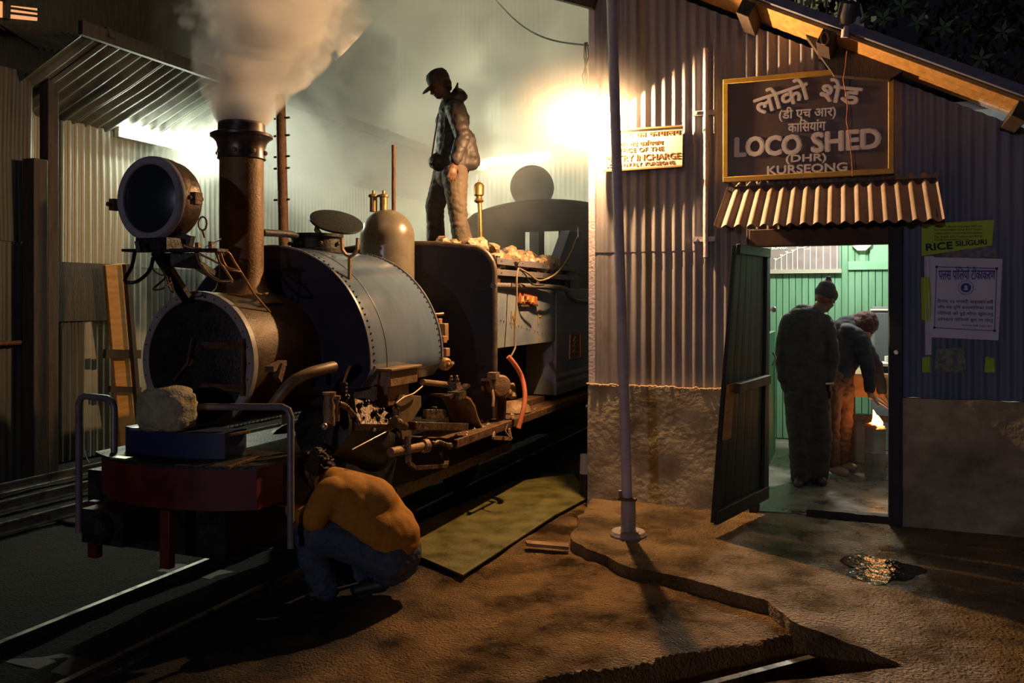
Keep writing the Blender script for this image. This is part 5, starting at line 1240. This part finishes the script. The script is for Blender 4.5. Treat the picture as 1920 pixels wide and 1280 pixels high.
skinform('trousers', tr_, trouser_m, pA, .010, 4, amp=.006, fs=14)
for x, dd in ((812,.11),(864,-.11)): skinform('shoe', [(Q(x+8,470,dd), Q(x-12,472,dd), .045, .036, .8)], shoe_m, pA, .01, 2)

# ---- man crouching by the front of the locomotive
d0 = 4.46
f = (Lf*.75+Fw*.45-UP*.45).normalized(); hc_ = Q(590,877,.05); hs, hm, ey = head(hc_, f, UP+Lf*.35, .95); mt = hm
def foot(px, py, dd, dirv, par, m, L=.15, r=.042): skinform('shoe', [(Q(px, py, dd)-V(dirv)*.03, Q(px, py, dd)+V(dirv)*L, r, r*.78, .85, None)], m, par, .01, 2)
sh1, sh2 = Q(620,925,-.16), Q(612,905,.20)
body = hs+[(Q(603,895,.02), Q(622,912,.02), .055, .06), (Q(625,915), Q(700,965), .08, .10), (Q(700,965), Q(730,1035), .10, .10),
    (sh1, Q(565,985,-.20), .05, .042), (Q(565,985,-.20), Q(545,948,.02), .04, .028), (sh2, Q(580,965,.24), .05, .042), (Q(580,965,.24), Q(540,955,.22), .04, .028)]
body += hand(Q(545,948,.02), Lf*.5+UP*.55+Fw*.4, -R_*.2+Fw, .95, .5, 1)+hand(Q(540,955,.22), Lf*.6+UP*.5+Fw*.2, -R_*.2+Fw, .95, .5, -1)
body += [(Q(735,1050,-.10), Q(580,990,-.16), .09, .06), (Q(580,990,-.16), Q(612,1095,-.10), .055, .04), (Q(730,1050,.10), Q(600,1000,.14), .09, .06), (Q(600,1000,.14), Q(680,1095,.14), .055, .04)]
pB = skinform('person', body, skin_dk, None, .0062, 3, label='man in mustard sweater and jeans crouching beside the locomotive front', category='person')
eyes_part(ey, f, pB)
def hp(x, y, z, s=.95): return hc_+mt @ (V((x, y, z))*s)
skinform('hair', [('E', hp(0,-.022,.034), (.087,.098,.088), mt), ('E', hp(0,-.05,-.02), (.074,.06,.06), mt), ('E', hp(.03,-.04,.06), (.06,.06,.05), mt)], hair_m, pB, .007, 1, amp=.012, fs=38)
sw = [(Q(614,898,.02), Q(640,915,.02), .075, .11), (Q(636,918,.04), Q(690,948,.02), .135, .175, .85, Fw), (Q(690,948,.02), Q(728,1000), .175, .19, .85, Fw), (Q(728,998), Q(736,1018), .18, .155, .85, Fw), (Q(650,935,-.10), Q(715,1000,-.06), .14, .16), (Q(632,918,.0), Q(690,950,-.05), .12, .165),
      (Q(622,922,-.17), Q(590,968,-.22), .082, .072), (Q(590,968,-.22), Q(562,975,-.12), .07, .055), (Q(562,975,-.12), Q(550,955,-.02), .052, .042), (Q(620,905,.18), Q(585,962,.24), .08, .07), (Q(585,962,.24), Q(552,958,.22), .066, .048),
      (Q(640,930,-.14), Q(700,985,-.12), .10, .12), (Q(752,1000,-.02), Q(750,1015), .085, .09)]
skinform('sweater', sw, sweater_m, pB, .010, 10, amp=.006, fs=6)
jn = [(Q(738,1036,.0), Q(732,1046,.0), .152, .145), (Q(728,1045,-.10), Q(585,992,-.18), .112, .088), (Q(585,992,-.18), Q(585,1050,-.16), .084, .07), (Q(588,1050,-.16), Q(612,1100,-.12), .07, .072),
      (Q(728,1042,.10), Q(610,1002,.14), .11, .085), (Q(610,1005,.14), Q(682,1095,.12), .083, .07)]
skinform('trousers', jn, jeans_m, pB, .010, 2, amp=.008, fs=10)
dv = (Lf*.9+Fw*.3).normalized(); 
skinform('shoe', [(Q(622,1106,-.12), Q(585,1112,-.12), .042, .034, .85)], shoe_m, pB, .01, 2)
skinform('shoe', [(Q(715,1092,.05), Q(670,1104,.05), .052, .038, .85)], shoe_m, pB, .01, 2)
q = Q(660, 1098, -.25); g = M().tube([Q(633,1102,-.3), Q(672,1092,-.25)], .004, 6); g.build('short_rod', steel, label='thin bright rod lying on the ground under the crouching man', category='rod')

# ---- man in dark coat standing in the office doorway, back to us
d0 = 6.95
f = (R_*.75+Fw*.55-UP*.35).normalized(); hc_ = Q(1547,560,0); hs, hm, ey = head(hc_, f, UP+R_*.3, .96); mt = hm
body = hs+[(Q(1540,575), Q(1522,592), .052, .06), (Q(1520,605), Q(1512,712), .095, .10), (Q(1478,612), Q(1470,675), .048, .04), (Q(1470,675), Q(1476,722,-.02), .038, .028), (Q(1545,612,-.02), Q(1556,672,-.04), .048, .04), (Q(1556,672,-.04), Q(1553,715,-.06), .038, .028)]
body += hand(Q(1476,722,-.02), -UP, R_, .9, .4, 1)+hand(Q(1553,715,-.06), -UP+R_*.2, Lf, .9, .4, -1)
body += [(Q(1500,735), Q(1500,820), .085, .06), (Q(1500,820), Q(1500,890), .055, .04), (Q(1530,735), Q(1534,820), .085, .06), (Q(1534,820), Q(1532,888), .055, .04)]
pC = skinform('person', body, skin_dk, None, .0062, 3, label='man in long dark coat and knit cap standing in the doorway with back turned', category='person')
eyes_part(ey, f, pC)
def hp(x, y, z, s=.96): return hc_+mt @ (V((x, y, z))*s)
skinform('knit_cap', [('E', hp(0,-.008,.045), (.088,.105,.075), mt), ('E', hp(0,-.03,.09), (.068,.078,.062), mt), (hp(0,-.035,.12), hp(0,-.05,.165), .05, .025, .7)], cap_m, pC, .008, 2)
ct = [(Q(1526,590), Q(1512,606), .075, .13), (Q(1484,604), Q(1545,606), .085, .08), (Q(1511,612), Q(1508,665), .185, .195, .68, R_), (Q(1508,665), Q(1508,712), .195, .205, .66, R_),
      (Q(1478,612), Q(1467,672), .080, .072), (Q(1467,672), Q(1472,706,-.02), .07, .060), (Q(1548,612,-.03), Q(1560,672,-.06), .075, .068), (Q(1560,672,-.06), Q(1556,706,-.06), .065, .055)]
skinform('coat', ct, coat_m, pC, .011, 3, amp=.009, fs=7)
skinform('trousers', [(Q(1508,712), Q(1510,740), .165, .155, .75, R_), (Q(1496,735), Q(1501,820), .118, .10), (Q(1501,820), Q(1502,893), .10, .085), (Q(1528,735), Q(1536,820), .118, .10), (Q(1536,820), Q(1534,891), .10, .085)], coat_m, pC, .011, 3, amp=.008, fs=9)
skinform('shoe', [(Q(1500,899), Q(1497,908,-.14), .045, .038)], shoe_m, pC, .01, 2); skinform('shoe', [(Q(1534,898), Q(1542,903,-.12), .045, .038)], shoe_m, pC, .01, 2)
M().bar(Q(1548,719,-.10), Q(1563,718,-.10), .012, .012).build('watch', steel, pC)

# ---- man bending to warm his hands over the stove
d0 = 7.35
f = (R_*.55-UP*.80-Fw*.25).normalized(); hc_ = Q(1622,612,-.05); hs, hm, ey = head(hc_, f, UP*.6+R_*.8, .93); mt = hm
wr1 = Q(1633,742,-.16); wr2 = Q(1655,742,.10)
body = hs+[(Q(1606,612), Q(1596,618), .055, .07), (Q(1594,626), Q(1574,690), .08, .09), (Q(1574,690), Q(1572,710), .09, .10), (Q(1612,636,-.12), Q(1628,690,-.14), .048, .04), (Q(1628,690,-.14), wr1, .038, .027), (Q(1616,630,.14), Q(1645,690,.14), .048, .04), (Q(1645,690,.14), wr2, .038, .027)]
body += hand(wr1, R_*.80-UP*.5-Fw*.25, -UP-R_*.3+Fw*.2, 1.1, .12, -1, .30)+hand(wr2, R_*.35-UP*.5+Fw*.1, -UP*.5+Lf*.5, .9, .3, 1, .1)
body += [(Q(1560,720,-.08), Q(1560,800,-.08), .08, .055), (Q(1560,800,-.08), Q(1562,872,-.08), .052, .036), (Q(1580,720,.08), Q(1580,800,.08), .08, .055), (Q(1580,800,.08), Q(1576,865,.08), .052, .036)]
pD = skinform('person', body, skin, None, .0062, 3, label='man in maroon shawl bending to warm his hands over the stove', category='person')
eyes_part(ey, f, pD)
def hp(x, y, z, s=.93): return hc_+mt @ (V((x, y, z))*s)
skinform('shawl', [('E', hp(0,-.022,.028), (.102,.108,.105), mt), ('E', hp(0,-.045,-.03), (.104,.075,.095), mt), (Q(1606,606), Q(1590,622), .085, .10), ('E', hp(0,-.03,-.10), (.075,.07,.05), mt)], shawl_m, pD, .008, 2, amp=.008, fs=14)
skinform('jacket', [(Q(1590,618), Q(1594,634), .13, .13), (Q(1596,634), Q(1584,670), .145, .15, .85, Fw), (Q(1584,670), Q(1568,712), .145, .14, .85, Fw), (Q(1590,622,-.12), Q(1612,636,-.14), .075, .078), (Q(1612,636,-.14), Q(1628,690,-.15), .076, .060), (Q(1628,690,-.15), Q(1631,730,-.16), .058, .044), (Q(1614,632,.14), Q(1644,690,.14), .07, .056), (Q(1644,690,.14), Q(1654,734,.11), .054, .044)], navy, pD, .010, 3, amp=.008, fs=9)
skinform('trousers', [(Q(1568,708), Q(1569,728), .145, .14), (Q(1558,725,-.08), Q(1558,800,-.08), .10, .075), (Q(1558,800,-.08), Q(1560,862,-.08), .073, .068), (Q(1580,725,.08), Q(1581,800,.08), .10, .075), (Q(1581,800,.08), Q(1577,858,.08), .073, .068)], brown_tr, pD, .010, 2, amp=.010, fs=12)
skinform('shoe', [(Q(1562,878,-.06), Q(1585,886,-.14), .042, .036)], sandal_m, pD, .01, 2); skinform('shoe', [(Q(1578,872,.10), Q(1600,876,.02), .04, .034)], sandal_m, pD, .01, 2)
bpy.context.view_layer.update()
